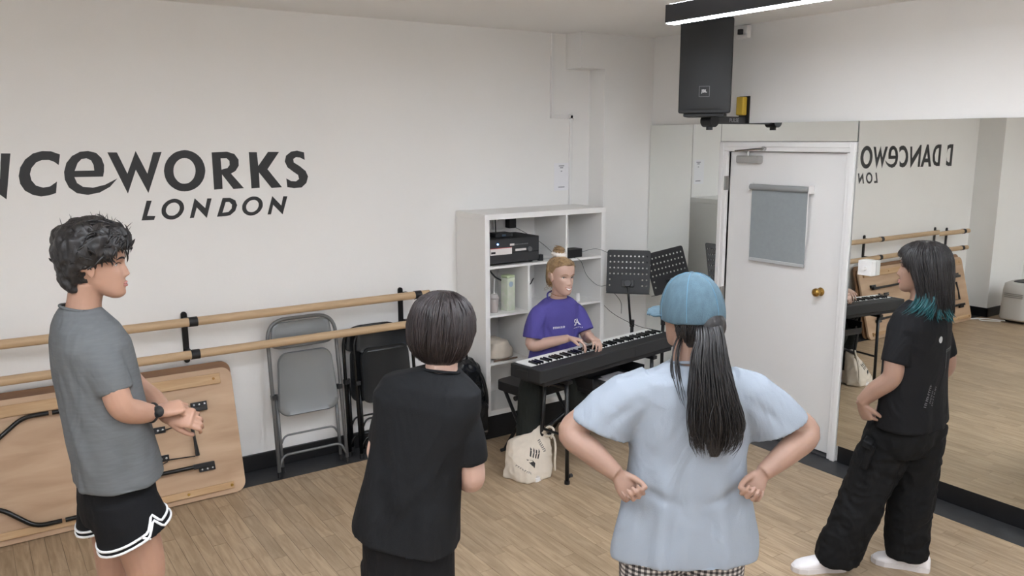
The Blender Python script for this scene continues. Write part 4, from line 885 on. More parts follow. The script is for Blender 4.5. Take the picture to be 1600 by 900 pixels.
def person(label, loc):
    t = thing('person', label, 'person', (loc[0], loc[1], 0), -YAW); return t
SKIN_A = mat('skin_light_tan', rgb(150, 119, 103), .5, var=.05, scale=14, sss=.12)
SKIN_B = mat('skin_fair', rgb(188, 155, 140), .48, var=.05, scale=14, sss=.12)
SKIN_C = mat('skin_warm', rgb(168, 130, 110), .5, var=.05, scale=14, sss=.12)
BLKHAIR = hairmat('hair_black', rgb(22, 20, 20), rgb(42, 39, 39))
BRNHAIR = hairmat('hair_dark_brown', rgb(28, 23, 23), rgb(54, 46, 46))
def cloth(name, c, var=.05, bump=.3, rough=.85, bscale=500, wr=.6, wscale=5.5, wst=(1, 1, .55)):
    """woven cloth: fine weave plus soft wrinkle relief"""
    if name in MATS: return MATS[name]
    m = mat(name, c, rough, var=var, scale=9, bump=bump, bscale=bscale, spec=.25); nt = m.node_tree; b = nt.nodes['Principled BSDF']
    fine = b.inputs['Normal'].links[0].from_node
    tc = nt.nodes.new('ShaderNodeTexCoord'); mp = nt.nodes.new('ShaderNodeMapping'); mp.inputs['Scale'].default_value = wst; nt.links.new(tc.outputs['Object'], mp.inputs[0])
    n = nt.nodes.new('ShaderNodeTexNoise'); n.inputs['Scale'].default_value = wscale; n.inputs['Detail'].default_value = 2.5; n.inputs['Distortion'].default_value = 1.6; nt.links.new(mp.outputs[0], n.inputs['Vector'])
    bp = nt.nodes.new('ShaderNodeBump'); bp.inputs['Strength'].default_value = wr; bp.inputs['Distance'].default_value = .035
    nt.links.new(n.outputs['Fac'], bp.inputs['Height']); nt.links.new(bp.outputs[0], fine.inputs['Normal'])
    return m
def collar(root, m, phi, c, a, b, r=.009, pitch=.12, name='collar'):
    X, Y = axes(phi); c = np.array(c, float)
    MB().tube([c+X*a*math.cos(t)+Y*b*math.sin(t)-np.array((0, 0, 1))*pitch*b*2*math.sin(t) for t in np.linspace(0, 2*math.pi, 33)], r, 10).build(name, m, root, smooth=True)

def sleeve(mb, inner, sh, el, frac, r0, r1, flat=1.):
    """tube following the upper arm from inside the torso to a fraction of the way to the elbow"""
    inner, sh, el = (np.array(q, float) for q in (inner, sh, el)); e = sh+(el-sh)*frac; m = sh+(el-sh)*frac*.5
    limb(mb, [inner, sh*.75+inner*.25, m, e], [r0*.95, r0, (r0+r1)/2, r1], 24)
def drape(me, c, z_top, z_hem, amp, k, seed):
    """hanging folds that grow towards the hem"""
    v, n = arr(me); az = np.arctan2(v[:, 1]-c[1], v[:, 0]-c[0]); t = np.clip((z_top-v[:, 2])/(z_top-z_hem), 0, 1)
    d = np.array([noise.noise(Vector((math.cos(a)*k, math.sin(a)*k, seed+z*1.3))) for a, z in zip(az, v[:, 2])])
    nn = n.copy(); nn[:, 2] *= .2; setv(me, v+nn*(amp*d*t**1.3)[:, None])
def scribble(w_, h_, n, seed, rows=1):
    """an illegible line of small print"""
    rg = np.random.default_rng(seed); L = []
    for r in range(rows):
        x = -w_/2
        while x < w_/2:
            dx = w_/n*rg.uniform(.5, 1.1); y0 = -r*h_*1.6; k = rg.integers(0, 3); b = h_*.28
            L.append([(x, y0), (x+b, y0), (x+b, y0+h_), (x, y0+h_)])
            if k: L.append([(x, y0+h_*(.75 if k == 1 else .4)), (x+dx*.8, y0+h_*(.75 if k == 1 else .4)), (x+dx*.8, y0+h_*(1. if k == 1 else .65)), (x, y0+h_*(1. if k == 1 else .65))])
            x += dx*1.15
    return flat(L)

# ------------------------------------------------------------------ person with blue cap (back view, hands on hips)
P = person('person seen from behind in a denim-blue cap and pale blue T-shirt, hands on hips', (-2.69, -3.04))
H = Head((.012, .005, 1.525), -32, 4)
b = MB(); H.build(b)
limb(b, [(.012, -.005, 1.46), (.01, -.012, 1.38), (.01, -.02, 1.31)], [.053, .055, .075])
torso(b, 0, [((.01, -.01, 1.35), .06, .05), ((.01, -.01, 1.30), .15, .08), ((.01, 0, 1.15), .15, .085), ((.01, 0, 1.0), .14, .085), ((.01, 0, .88), .165, .1), ((.01, 0, .8), .16, .1)])
for s, el, wr_, hd in ((-1, (-.372, -.03, 1.142), (-.232, -.115, 1.03), (-.175, -.135, .96)), (1, (.394, -.03, 1.138), (.232, -.115, 1.03), (.178, -.135, .96))):
    limb(b, [(s*.165+.01, -.01, 1.285), (s*.275+.01, -.015, 1.215), el, (.55*el[0]+.45*wr_[0], .5*(el[1]+wr_[1])-.008, .5*(el[2]+wr_[2])+.004), wr_], [.055, .049, .044, .041, .027])
    hand(b, wr_, np.array(hd)-np.array(wr_)+np.array((0, 0, -.005)), (s*-.15, -1, .2), -s if False else s*1, fcurl=((62, 75, 50), (66, 80, 50), (70, 80, 50), (72, 80, 50)), thumb_in=.5, sc=.93)
    limb(b, [(s*.09+.01, 0, .86), (s*.1+.01, .02, .48), (s*.1+.01, 0, .1), (s*.1+.01, .02, .05)], [.085, .058, .04, .03])
bm = remesh(b, .0042, 2); bm.materials.append(SKIN_A); link_mesh('body', bm, P)
H.features(P)
TS = cloth('tshirt_pale_blue', rgb(142, 149, 158), .02, .25)
g = MB(); torso(g, 0, [((.012, -.025, 1.372), .07, .055), ((.012, -.02, 1.345), .115, .075), ((.012, -.015, 1.315), .19, .095), ((.014, -.01, 1.26), .212, .112), ((.014, -.01, 1.17), .202, .118), ((.014, -.01, 1.06), .192, .118), ((.014, -.01, .96), .2, .125), ((.014, -.01, .86), .218, .136), ((.014, -.01, .76), .238, .148), ((.014, -.01, .715), .243, .15)])
for s in (-1, 1):
    cx = .012
    ringtube(g, [((cx+s*.12, -.012, 1.275), (s*.03, 0, .075), (0, .085, 0)), ((cx+s*.19, -.014, 1.25), (s*.055, 0, .07), (0, .088, 0)), ((cx+s*.245, -.018, 1.205), (s*.075, 0, .058), (0, .086, 0)), ((cx+s*.285, -.022, 1.16), (s*.092, 0, .045), (0, .084, 0)), ((cx+s*.288, -.024, 1.148), (s*.095, 0, .042), (0, .083, 0))], 28, 2.2)
cr = []
for s in (-1, 1):
    cr += [((.012+s*.17, -.11, 1.2), (.012+s*.15, -.13, .95), .022, .010), ((.012+s*.2, -.1, 1.13), (.012+s*.1, -.14, 1.06), .02, .008), ((.012+s*.12, -.14, .98), (.012+s*.16, -.15, .74), .018, .008), ((.012+s*.06, -.14, .95), (.012+s*.08, -.16, .73), .02, .006), ((.012+s*.2, -.1, .98), (.012+s*.05, -.14, .93), .016, .009), ((.012+s*.18, -.09, 1.26), (.012+s*.27, -.1, 1.19), .016, .007), ((.012+s*.21, -.07, .95), (.012+s*.235, -.06, .73), .022, -.012)]
soft('tshirt', g, TS, P, .0065, 4, (lambda me: creases(me, cr), lambda me: drape(me, (.012, -.01), 1.2, .72, .02, 2.6, 3.), lambda me: noise_disp(me, .005, 8, (1, 1, .45), 31), lambda me: noise_disp(me, .0025, 17, (1, 1, .6), 32)))
collar(P, TS, 0, (.012, -.022, 1.370), .067, .056, .005)
GING = bpy.data.materials.new('gingham'); GING.use_nodes = True
nt = GING.node_tree; bs = nt.nodes['Principled BSDF']; bs.inputs['Roughness'].default_value = .85
tc = nt.nodes.new('ShaderNodeTexCoord'); sx_ = nt.nodes.new('ShaderNodeSeparateXYZ'); nt.links.new(tc.outputs['Object'], sx_.inputs[0])
def stripe(sock, per):
    a = nt.nodes.new('ShaderNodeMath'); a.operation = 'MULTIPLY'; a.inputs[1].default_value = 1/per; nt.links.new(sock, a.inputs[0])
    f = nt.nodes.new('ShaderNodeMath'); f.operation = 'FRACT'; nt.links.new(a.outputs[0], f.inputs[0])
    c_ = nt.nodes.new('ShaderNodeMath'); c_.operation = 'GREATER_THAN'; c_.inputs[1].default_value = .5; nt.links.new(f.outputs[0], c_.inputs[0]); return c_.outputs[0]
ad = nt.nodes.new('ShaderNodeMath'); ad.operation = 'ADD'; nt.links.new(stripe(sx_.outputs[0], .018), ad.inputs[0]); nt.links.new(stripe(sx_.outputs[2], .018), ad.inputs[1])
mr = nt.nodes.new('ShaderNodeValToRGB'); mr.color_ramp.interpolation = 'CONSTANT'; hv = nt.nodes.new('ShaderNodeMath'); hv.operation = 'MULTIPLY'; hv.inputs[1].default_value = .5
nt.links.new(ad.outputs[0], hv.inputs[0]); nt.links.new(hv.outputs[0], mr.inputs[0])
mr.color_ramp.elements[0].color = (*rgb(206, 202, 198), 1); mr.color_ramp.elements[1].position = .75; mr.color_ramp.elements[1].color = (*rgb(40, 38, 40), 1)
e_ = mr.color_ramp.elements.new(.3); e_.color = (*rgb(112, 108, 108), 1); nt.links.new(mr.outputs[0], bs.inputs['Base Color'])
def pants(mb, hips, knees, ankles, rows, waist, phi, wa, wb):
    """waist rings + two loose legs"""
    torso(mb, phi, [((waist[0], waist[1], waist[2]), wa*.95, wb*.95), ((waist[0], waist[1], waist[2]-.1), wa, wb), ((waist[0], waist[1], waist[2]-.2), wa*1.0, wb*1.02), ((waist[0], waist[1], waist[2]-.24), wa*.85, wb*.85)])
    for h, k_, a in zip(hips, knees, ankles): limb(mb, [h, tuple((np.array(h)+np.array(k_))/2+np.array((0, .005, 0))), k_, tuple((np.array(k_)+np.array(a))/2), a], rows, 24)
g = MB(); pants(g, [(-.09, 0, .76), (.11, 0, .76)], [(-.1, .01, .46), (.12, .01, .46)], [(-.11, .0, .07), (.13, .0, .07)], [.118, .11, .1, .095, .1], (.012, 0, .93), 0, .19, .125)
soft('trousers', g, GING, P, .009, 4, (lambda me: noise_disp(me, .008, 6, (1, 1, .4), 33),))
for s in (-1, 1):
    q = MB(); shoe(q, (.012+s*.11, -.06, 0), (s*.2, 1, 0)); sh_ = soft('shoe', q, mat('shoe_white', rgb(226, 224, 222), .55), P, .006, 3); k_ = MB(); sole(k_, (.012+s*.11, -.06, 0), (s*.2, 1, 0)); k_.build('sole', WHITE, sh_)
# hair under the cap and ponytail
HV = HairVol(H, [(-.1, .055, .03, -.075), (-.06, .072, .04, -.095), (0, .078, .05, -.102), (.05, .08, .06, -.102)], lambda z: 56 if z > -.03 else 62+(-.03-z)*500)
g = MB(); HV.mass(g); g.ell(H((.0, -.098, -.03)), (.046, .034, .05), 20, 14, H.M); hm = remesh(g, .006, 3); hm.materials.append(BLKHAIR); hair = link_mesh('hair', hm, P)
S = HV.strands(260, .0022, az_rng=(60, 180), seed=5, drift=22, z_top=-.012)
rg = np.random.default_rng(11); pony = []
def bundle(keys, count, r, seed, jit=.006, round_=1.):
    """keys: (centre, half width (vector), half thickness) along the bundle"""
    rg = np.random.default_rng(seed); out = []
    for i in range(count):
        u = rg.uniform(-1, 1); v = rg.uniform(-1, 1)*math.sqrt(max(0, 1-u*u)); e = rg.uniform(.66, 1.0)
        pts = [np.array(c)+np.array(wv)*u+np.array((0, -1, 0))*v*t+rg.normal(0, jit, 3)*(k/len(keys)) for k, (c, wv, t) in enumerate(keys)]
        P_ = spline(pts, 5); P_ = P_[:max(6, int(len(P_)*e))]; out.append((P_, r*rg.uniform(.6, 1.3)))
    return out
keys = [((.045, -.075, 1.52), (.034, 0, .01), .016), ((.045, -.118, 1.48), (.042, 0, .006), .024), ((.042, -.145, 1.41), (.054, 0, -.004), .028), ((.052, -.165, 1.31), (.072, 0, -.006), .027), ((.062, -.172, 1.22), (.084, 0, -.004), .024), ((.064, -.174, 1.155), (.074, 0, 0), .018), ((.06, -.174, 1.105), (.05, 0, 0), .012)]
S += bundle(keys, 620, .0027, 4, .009)
S += bundle([((-.02, -.03, 1.47), (.012, 0, 0), .012), ((-.045, -.06, 1.42), (.012, 0, 0), .01), ((-.05, -.085, 1.36), (.015, 0, 0), .01), ((-.035, -.115, 1.29), (.015, 0, 0), .01), ((-.02, -.13, 1.24), (.012, 0, 0), .008)], 12, .0016, 9)
strand_mesh(S).build('hair_strands', BLKHAIR, P, smooth=True)
g = MB()
for i in range(len(keys)-1): pass
g.rings([sring(c, np.linalg.norm(wv)*(.82, .82, .82, .78, .7, .5, .25)[i], t*(.8, .8, .8, .75, .65, .4, .2)[i], (1, 0, 0), (0, 1, 0), 16, 2) for i, (c, wv, t) in enumerate(keys)][::-1]); pm_ = remesh(g, .006, 3); pm_.materials.append(BLKHAIR); link_mesh('ponytail', pm_, P)
# cap
DEN = mat('denim_cap', rgb(76, 98, 110), .85, var=.14, scale=60, bump=.5, bscale=420, stretch=(1, 1, .35))
g = MB(); R = []
for t in np.linspace(0.02, 1.78, 24):
    R.append([H((.093*math.sin(t)**.85*math.cos(q)*(1+.015*math.cos(6*q)), -.006+.114*math.sin(t)**.85*math.sin(q), .004+.128*math.cos(t))) for q in np.linspace(0, 2*math.pi, 48, endpoint=False)])
g.rings(R[::-1]); soft('cap', g, DEN, P, .005, 3, (lambda me: noise_disp(me, .0025, 18, seed=41),))
capo = P.children[-1]
g = MB(); o = [(-.078, .05), (-.082, .09), (-.07, .135), (-.04, .162), (0, .17), (.04, .162), (.07, .135), (.082, .09), (.078, .05)]
up_ = [H((x, y, .030-5.2*x*x-.2*max(0, y-.08))) for x, y in o]; lo_ = [p-np.array((0, 0, .007)) for p in up_]
n9 = len(o); g.add(up_+lo_, [tuple(range(n9-1, -1, -1)), tuple(range(n9, 2*n9))]+[(i, (i+1) % n9, (i+1) % n9+n9, i+n9) for i in range(n9)]); soft('cap_brim', g, DEN, P, .004, 2)
MB().ell(H((0, -.006, .132)), (.008, .008, .004), 12, 8).build('cap_button', DEN, capo, smooth=True)
for k in range(6):
    q = math.pi/6+k*math.pi/3
    MB().tube([H((.0935*math.sin(t)**.85*math.cos(q)*(1+.015*math.cos(6*q)), -.006+.1145*math.sin(t)**.85*math.sin(q), .004+.1285*math.cos(t))) for t in np.linspace(.08, 1.72, 14)], .0011, 5).build('seam', mat('denim_seam', rgb(88, 128, 152), .9), capo)

# ------------------------------------------------------------------ person in black T-shirt with short dark bob (back view)
P = person('person seen from behind with a short dark bob, black T-shirt and black trousers', (-3.33, -2.62))
H = Head((-.02, .01, 1.478), 18, 6, 3)
b = MB(); H.build(b)
limb(b, [(-.02, -.005, 1.41), (-.025, -.015, 1.35), (-.03, -.02, 1.28)], [.052, .053, .07])
torso(b, 25, [((-.035, -.01, 1.32), .06, .05), ((-.05, 0, 1.26), .13, .08), ((-.09, 0, 1.1), .13, .08), ((-.13, 0, .95), .13, .085), ((-.15, 0, .83), .14, .09)])
for sh_, el, wr_, F, N, th in (((.045, -.045, 1.21), (.072, -.03, .985), (.005, .15, .90), (-.35, .9, -.1), (-.6, 0, -.7), -1), ((-.185, .05, 1.24), (-.25, .08, 1.02), (-.10, .25, .92), (.5, .8, -.1), (.6, 0, -.7), 1)):
    limb(b, [sh_, tuple((np.array(sh_)+np.array(el))/2), el, tuple((np.array(el)+np.array(wr_))/2), wr_], [.042, .043, .041, .038, .026])
    hand(b, wr_, F, N, th, sc=.93)
for s in (-1, 1): limb(b, [(-.155+s*.065, -s*.02, .8), (-.15+s*.08, .02-s*.02, .46), (-.145+s*.085, .015-s*.015, .1), (-.145+s*.085, .02, .05)], [.065, .05, .04, .03])
bm = remesh(b, .005, 2); bm.materials.append(SKIN_B); link_mesh('body', bm, P); H.features(P)
BT = cloth('tshirt_black', rgb(24, 25, 27), .06, .25)
g = MB(); torso(g, 25, [((-.025, -.02, 1.352), .062, .052), ((-.034, -.018, 1.33), .108, .07), ((-.056, -.012, 1.302), .172, .09), ((-.074, -.008, 1.245), .19, .105), ((-.09, -.005, 1.15), .174, .11), ((-.112, 0, 1.05), .166, .112), ((-.13, 0, .95), .166, .115), ((-.145, 0, .86), .175, .122), ((-.155, 0, .79), .184, .128), ((-.157, 0, .76), .186, .13)], roll=-.09)
sleeve(g, (-.02, -.03, 1.23), (.045, -.045, 1.21), (.072, -.03, .985), .72, .062, .058)
sleeve(g, (-.12, .03, 1.25), (-.185, .05, 1.24), (-.25, .08, 1.02), .75, .06, .056)
soft('tshirt', g, BT, P, .0065, 5, (lambda me: creases(me, [((.0, -.1, 1.16), (-.12, -.13, .98), .02, .007), ((.01, -.09, 1.08), (-.1, -.14, .85), .022, .007), ((-.2, -.05, 1.2), (-.22, -.08, .9), .025, .006), ((-.05, -.13, 1.0), (-.2, -.12, .82), .022, .006), ((.03, -.09, 1.17), (-.03, -.11, 1.1), .014, .007)]), lambda me: drape(me, (-.13, 0), 1.1, .77, .016, 2.4, 5.), lambda me: noise_disp(me, .006, 8, (1, 1, .5), 51)))
collar(P, BT, 25, (-.026, -.02, 1.346), .063, .053, .005)
g = MB(); pants(g, [(-.225, .02, .66), (-.085, -.02, .66)], [(-.23, .04, .44), (-.07, .0, .44)], [(-.23, .03, .07), (-.06, .0, .07)], [.092, .088, .08, .075, .078], (-.15, 0, .84), 20, .158, .115)
soft('trousers', g, cloth('trousers_black', rgb(20, 20, 22), .06), P, .009, 4, (lambda me: creases(me, [((-.15, -.13, .72), (-.15, -.1, .5), .02, .02)]), lambda me: noise_disp(me, .007, 7, (1, 1, .4), 53)))
for s in (-1, 1):
    q = MB(); shoe(q, (-.145+s*.09, -.04, 0), (.35+s*.15, 1, 0)); so_ = soft('shoe', q, mat('shoe_black', rgb(38, 38, 40), .55), P, .006, 3); k_ = MB(); sole(k_, (-.145+s*.09, -.04, 0), (.35+s*.15, 1, 0)); k_.build('sole', WHITE, so_)
HV = HairVol(H, [(-.112, .048, .03, -.062), (-.1, .066, .035, -.08), (-.08, .084, .055, -.098), (-.045, .1, .07, -.113), (0, .105, .09, -.12), (.04, .1, .1, -.12), (.075, .087, .088, -.11), (.1, .066, .066, -.088), (.117, .038, .036, -.055), (.124, .012, .01, -.03)], lambda z: 0 if z > .055 else min(75, 20+(.055-z)*900))
g = MB(); HV.mass(g); hm = remesh(g, .006, 4); noise_disp(hm, .003, 40, (1, 1, .15), 5); hm.materials.append(BRNHAIR); link_mesh('hair', hm, P)
strand_mesh(HV.strands(900, .0026, jit=.003, off=.0025, seed=8, drift=10, len_rng=(.6, 1.02))).build('hair_strands', BRNHAIR, P, smooth=True)

# ------------------------------------------------------------------ boy in grey T-shirt and basketball shorts
P = person('person in a grey T-shirt and black basketball shorts, hands clasped, by the folding table', (-4.24, -1.88))
H = Head((-.004, .0, 1.682), 70, 5)
b = MB(); H.build(b)
limb(b, [(-.03, -.005, 1.62), (-.05, -.005, 1.54), (-.06, -.005, 1.46)], [.055, .054, .075])
torso(b, 55, [((-.055, -.005, 1.5), .06, .055), ((-.045, -.005, 1.44), .15, .085), ((-.03, 0, 1.25), .15, .09), ((-.02, 0, 1.05), .13, .08), ((0, 0, .9), .12, .08)])
limb(b, [(.04, -.12, 1.41), (.088, -.145, 1.32), (.112, -.14, 1.232), (.14, -.085, 1.195), (.166, -.03, 1.174)], [.042, .043, .042, .039, .027])
hand(b, (.166, -.03, 1.174), (.82, .5, .1), (.2, .5, -.85), 1, fcurl=((38, 62, 45), (42, 65, 45), (46, 65, 45), (50, 65, 45)), thumb_in=.35, sc=.95)
limb(b, [(-.12, .12, 1.40), (-.07, .18, 1.32), (.0, .2, 1.20), (.1, .12, 1.17), (.188, .02, 1.142)], [.042, .042, .04, .036, .025])
hand(b, (.19, .018, 1.141), (.95, -.12, .02), (-.1, .75, -.65), -1, fcurl=((42, 55, 30), (46, 58, 30), (50, 58, 30), (54, 58, 30)), sc=.95, thumb_in=.5)
limb(b, [(.05, -.075, .93), (.09, -.07, .74), (.10, -.065, .57), (.01, -.09, .36), (-.09, -.115, .12), (-.1, -.115, .05)], [.068, .072, .06, .055, .038, .035])
limb(b, [(-.05, .07, .93), (-.065, .075, .7), (-.075, .07, .5), (-.09, .06, .3), (-.11, .05, .09), (-.11, .05, .05)], [.068, .072, .056, .055, .038, .035])
bm = remesh(b, .0042, 2); bm.materials.append(SKIN_C); link_mesh('body', bm, P); H.features(P, browc=(30, 26, 26), brow_w=.0035)
GT = cloth('tshirt_grey', rgb(98, 100, 101), .07, .3); GT.node_tree.nodes['Mapping'].inputs['Scale'].default_value = (2, 2, 14)
g = MB(); torso(g, 55, [((-.062, -.01, 1.535), .07, .06), ((-.058, -.01, 1.51), .105, .078), ((-.05, -.008, 1.475), .175, .1), ((-.042, -.005, 1.42), .2, .12), ((-.035, 0, 1.3), .198, .13), ((-.022, 0, 1.18), .192, .132), ((-.01, 0, 1.08), .19, .132), ((.003, 0, 1.0), .188, .132), ((.008, 0, .957), .19, .134), ((.01, 0, .94), .19, .134)])
sleeve(g, (-.02, -.07, 1.42), (.05, -.128, 1.405), (.113, -.143, 1.232), .72, .066, .058)
sleeve(g, (-.08, .07, 1.42), (-.12, .12, 1.40), (.0, .2, 1.2), .7, .064, .058)
soft('tshirt', g, GT, P, .0065, 5, (lambda me: creases(me, [((-.02, -.18, 1.36), (.10, -.13, 1.02), .018, .012), ((-.06, -.16, 1.34), (.06, -.16, .96), .018, .010), ((-.1, -.13, 1.32), (-.02, -.16, .95), .018, .009), ((-.14, -.08, 1.4), (-.12, -.1, 1.0), .02, .008), ((.0, -.17, 1.3), (.12, -.09, 1.12), .014, -.007), ((-.08, -.15, 1.25), (.02, -.17, 1.0), .012, -.006)]), lambda me: drape(me, (0, 0), 1.25, .95, .02, 2.4, 7.), lambda me: noise_disp(me, .006, 8, (1, 1, .5), 61), lambda me: noise_disp(me, .003, 17, (1, 1, .6), 62)))
collar(P, GT, 55, (-.061, -.012, 1.531), .067, .058, .005)
SHM = cloth('shorts_black', rgb(16, 16, 18), .05)
g = MB(); torso(g, 55, [((.0, 0, 1.06), .15, .1), ((.0, 0, .96), .165, .115), ((.0, 0, .86), .17, .125), ((.0, 0, .8), .165, .12)])
RL = [((.05, -.07, .9), .1), ((.07, -.075, .83), .108), ((.088, -.078, .762), .112)]; LL = [((-.05, .07, .9), .1), ((-.062, .075, .82), .105), ((-.072, .075, .752), .108)]
X, Y = axes(55)
def sleg(rows, n=32):
    R = []
    for i, (c, r) in enumerate(rows): R.append(sring(c, r*.95, r*1.05, X*1., Y+np.array((0, 0, .38 if i == len(rows)-1 else .1)), n, 2.2))
    return R
for rows in (RL, LL): g.rings(sleg(rows)[::-1])
shm = remesh(g, .0065, 4); noise_disp(shm, .004, 8, (1, 1, .5), 63); shm.materials.append(SHM); sho = link_mesh('shorts', shm, P)
PIPE = mat('piping_white', rgb(226, 226, 226), .7)
for rows, notch in ((RL, 28), (LL, 150)):
    for up_z, rr in ((.008, .0045), (.026, .0045)):
        pts = []
        bvs = BVHTree.FromPolygons([Vector(q) for q in arr(shm)[0]], [tuple(q.vertices) for q in shm.polygons])
        for k in range(73):
            a = 2*math.pi*k/72; c, r = rows[-1]; d = X*math.cos(a)+Y*math.sin(a); da = (math.degrees(a)-notch+180) % 360-180
            lift = max(0, 1-abs(da)/15)*.042
            z = .38*r*1.05*math.sin(a)+up_z+lift
            o = np.array(c)+np.array((0, 0, z)); h = bvs.ray_cast(Vector(o+d*.3), Vector(-d)); pts.append(np.array(h[0])+d*.001 if h[0] is not None and .75*r < np.linalg.norm(np.array(h[0])-o) < 1.25*r else o+d*r)
        MB().tube(pts, rr, 6).build('piping', PIPE, sho, smooth=True)
for heel, d in (((-.14, -.13, 0), (.95, .2, 0)), ((-.15, .03, 0), (.9, .5, 0))):
    q = MB(); shoe(q, heel, d, .28); so_ = soft('shoe', q, mat('shoe_white', rgb(226, 224, 222), .55), P, .006, 3); k_ = MB(); sole(k_, heel, d, .28); k_.build('sole', WHITE, so_)
HV = HairVol(H, [(-.095, .056, -.03, -.075), (-.08, .064, -.02, -.088), (-.05, .072, .0, -.1), (-.02, .08, .03, -.112), (.01, .089, .085, -.122), (.04, .096, .108, -.128), (.07, .097, .112, -.125), (.1, .088, .1, -.112), (.125, .066, .075, -.085), (.14, .035, .04, -.05), (.147, .01, .01, -.03)], lambda z: 0 if z > .052 else (38+(.052-z)*500 if z > .0 else min(105, 64+(-z)*1400)))
g = MB(); HV.mass(g, blend=10); hm = remesh(g, .006, 3); noise_disp(hm, .010, 26, (1, 1, 1), 65); noise_disp(hm, .006, 55, (1, 1, .6), 66, True); hm.materials.append(BLKHAIR); link_mesh('hair', hm, P)
S = []; rg = np.random.default_rng(17)
for i in range(520):                       # short tousled curls
    az = rg.uniform(-180, 180); z = rg.uniform(.0, .14)
    if abs(az) < HV.fa(z)+6: continue
    p = HV.pt(az, z, -.004); n_ = unit(p-H((0, -.01, .03))); s1 = unit(np.cross(n_, rg.normal(size=3))); L = rg.uniform(.03, .055)*(.6 if z < .03 else 1); dn = np.array((.15, 0, -.55 if z < .1 else .0))
    pts = [p]; d = unit(s1*.8+n_*.35+dn)
    for k in range(6): d = unit(d-n_*.16+dn*.12+s1*.1*math.sin(k)); pts.append(pts[-1]+d*L/6)
    S.append((pts, rg.uniform(.003, .0055)))
for i in range(26):
    az = rg.uniform(-180, 180); p = HV.pt(az, rg.uniform(.1, .145), 0); d = unit(np.array((rg.normal(0, .6), rg.normal(0, .6), .7))); S.append(([p+d*t+np.array((.4, 0, 0))*t*t*8 for t in np.linspace(0, .035, 5)], .0012))
strand_mesh(S).build('hair_strands', BLKHAIR, P, smooth=True)
wt = thing('wrist_watch', 'dark round-faced watch on the wrist of the person in grey', 'watch', P.location, -YAW)
wc = np.array((.162, -.038, 1.177)); wax = unit((.55, .8, -.35)); wn = np.array((.28, -.82, .42)); wn = unit(wn-wax*(wn@wax)); ws = np.cross(wax, wn)
MB().lathe([(0, 0), (.0185, 0), (.0205, .003), (.019, .009), (.0165, .0095), (0, .0095)], wc+wn*.0265, 24, np.stack((wax, ws, wn), 1)).build('case', BLACKG, wt, smooth=True, auto=40)
MB().tube([wc+(wn*math.cos(a)+ws*math.sin(a))*.0295 for a in np.linspace(0, 2*math.pi, 25)], .006, 8).build('strap', mat('strap', rgb(36, 34, 34), .6), wt, smooth=True)

# ------------------------------------------------------------------ person in black by the mirror with teal-tipped hair
P = person('person in black T-shirt and cargo trousers with teal-tipped hair, hand on hip, by the mirror', (-1.10, -2.76))
H = Head((.138, .0, 1.498), -58, 3)
b = MB(); H.build(b)
limb(b, [(.145, -.01, 1.43), (.145, -.01, 1.36), (.145, -.01, 1.28)], [.051, .052, .07])
torso(b, -40, [((.145, -.01, 1.32), .06, .05), ((.145, 0, 1.26), .14, .08), ((.145, 0, 1.1), .14, .085), ((.14, 0, .95), .14, .09), ((.14, 0, .82), .16, .1)])
limb(b, [(.04, -.085, 1.21), (-.008, -.118, 1.12), (-.02, -.125, 1.015), (-.07, -.085, .945), (-.118, -.05, .875)], [.042, .044, .043, .04, .027])
hand(b, (-.118, -.05, .875), (.38, -.1, -.92), (.85, .35, .2), 1, fcurl=((45, 60, 40), (50, 60, 40), (55, 65, 40), (55, 65, 40)), thumb_in=.3, sc=.93)
limb(b, [(.26, .08, 1.21), (.315, .095, 1.12), (.34, .1, 1.0), (.3, .16, .92), (.26, .2, .86)], [.042, .044, .042, .038, .026])
hand(b, (.26, .2, .86), (-.4, .2, -.9), (-.9, .1, .2), -1, sc=.93)
limb(b, [(.065, .0, .82), (-.03, .03, .45), (-.15, .01, .1), (-.155, .01, .05)], [.08, .055, .04, .03]); limb(b, [(.21, .02, .82), (.21, .04, .45), (.205, .05, .1), (.205, .05, .05)], [.08, .055, .04, .03])
bm = remesh(b, .0042, 2); bm.materials.append(SKIN_A); link_mesh('body', bm, P); H.features(P)
RT = cloth('tshirt_black_boxy', rgb(20, 20, 22), .05, .25)
g = MB(); torso(g, -40, [((.145, -.012, 1.345), .066, .055), ((.145, -.01, 1.325), .1, .07), ((.145, -.008, 1.292), .165, .09), ((.145, -.005, 1.235), .2, .108), ((.145, 0, 1.13), .2, .116), ((.145, 0, 1.0), .2, .12), ((.146, 0, .88), .206, .126), ((.148, 0, .79), .214, .132), ((.149, 0, .758), .216, .134)])
sleeve(g, (.09, -.05, 1.225), (.03, -.095, 1.205), (-.02, -.125, 1.015), .68, .07, .066)
sleeve(g, (.2, .05, 1.225), (.265, .085, 1.205), (.34, .1, 1.0), .72, .066, .062)
rtm = remesh(g, .0065, 5); creases(rtm, [((.02, -.15, 1.22), (.08, -.15, .95), .02, .008), ((.2, -.06, 1.2), (.2, -.1, .85), .024, .006), ((.03, -.14, 1.1), (.1, -.13, .8), .02, .007), ((.25, .0, 1.1), (.2, -.08, .9), .018, .006)]); drape(rtm, (.145, 0), 1.1, .77, .02, 2.4, 9.); noise_disp(rtm, .006, 8, (1, 1, .5), 71); rtm.materials.append(RT); link_mesh('tshirt', rtm, P)
collar(P, RT, -40, (.145, -.012, 1.340), .064, .054, .005)
X, Y = axes(-40); PRN = mat('print_grey_white', rgb(176, 176, 176), .8); PRN2 = mat('print_dim', rgb(110, 110, 112), .8)
def back(u, z): q = np.array((.145, 0, 0))+X*u-Y*.4; return (q[0], q[1], z)
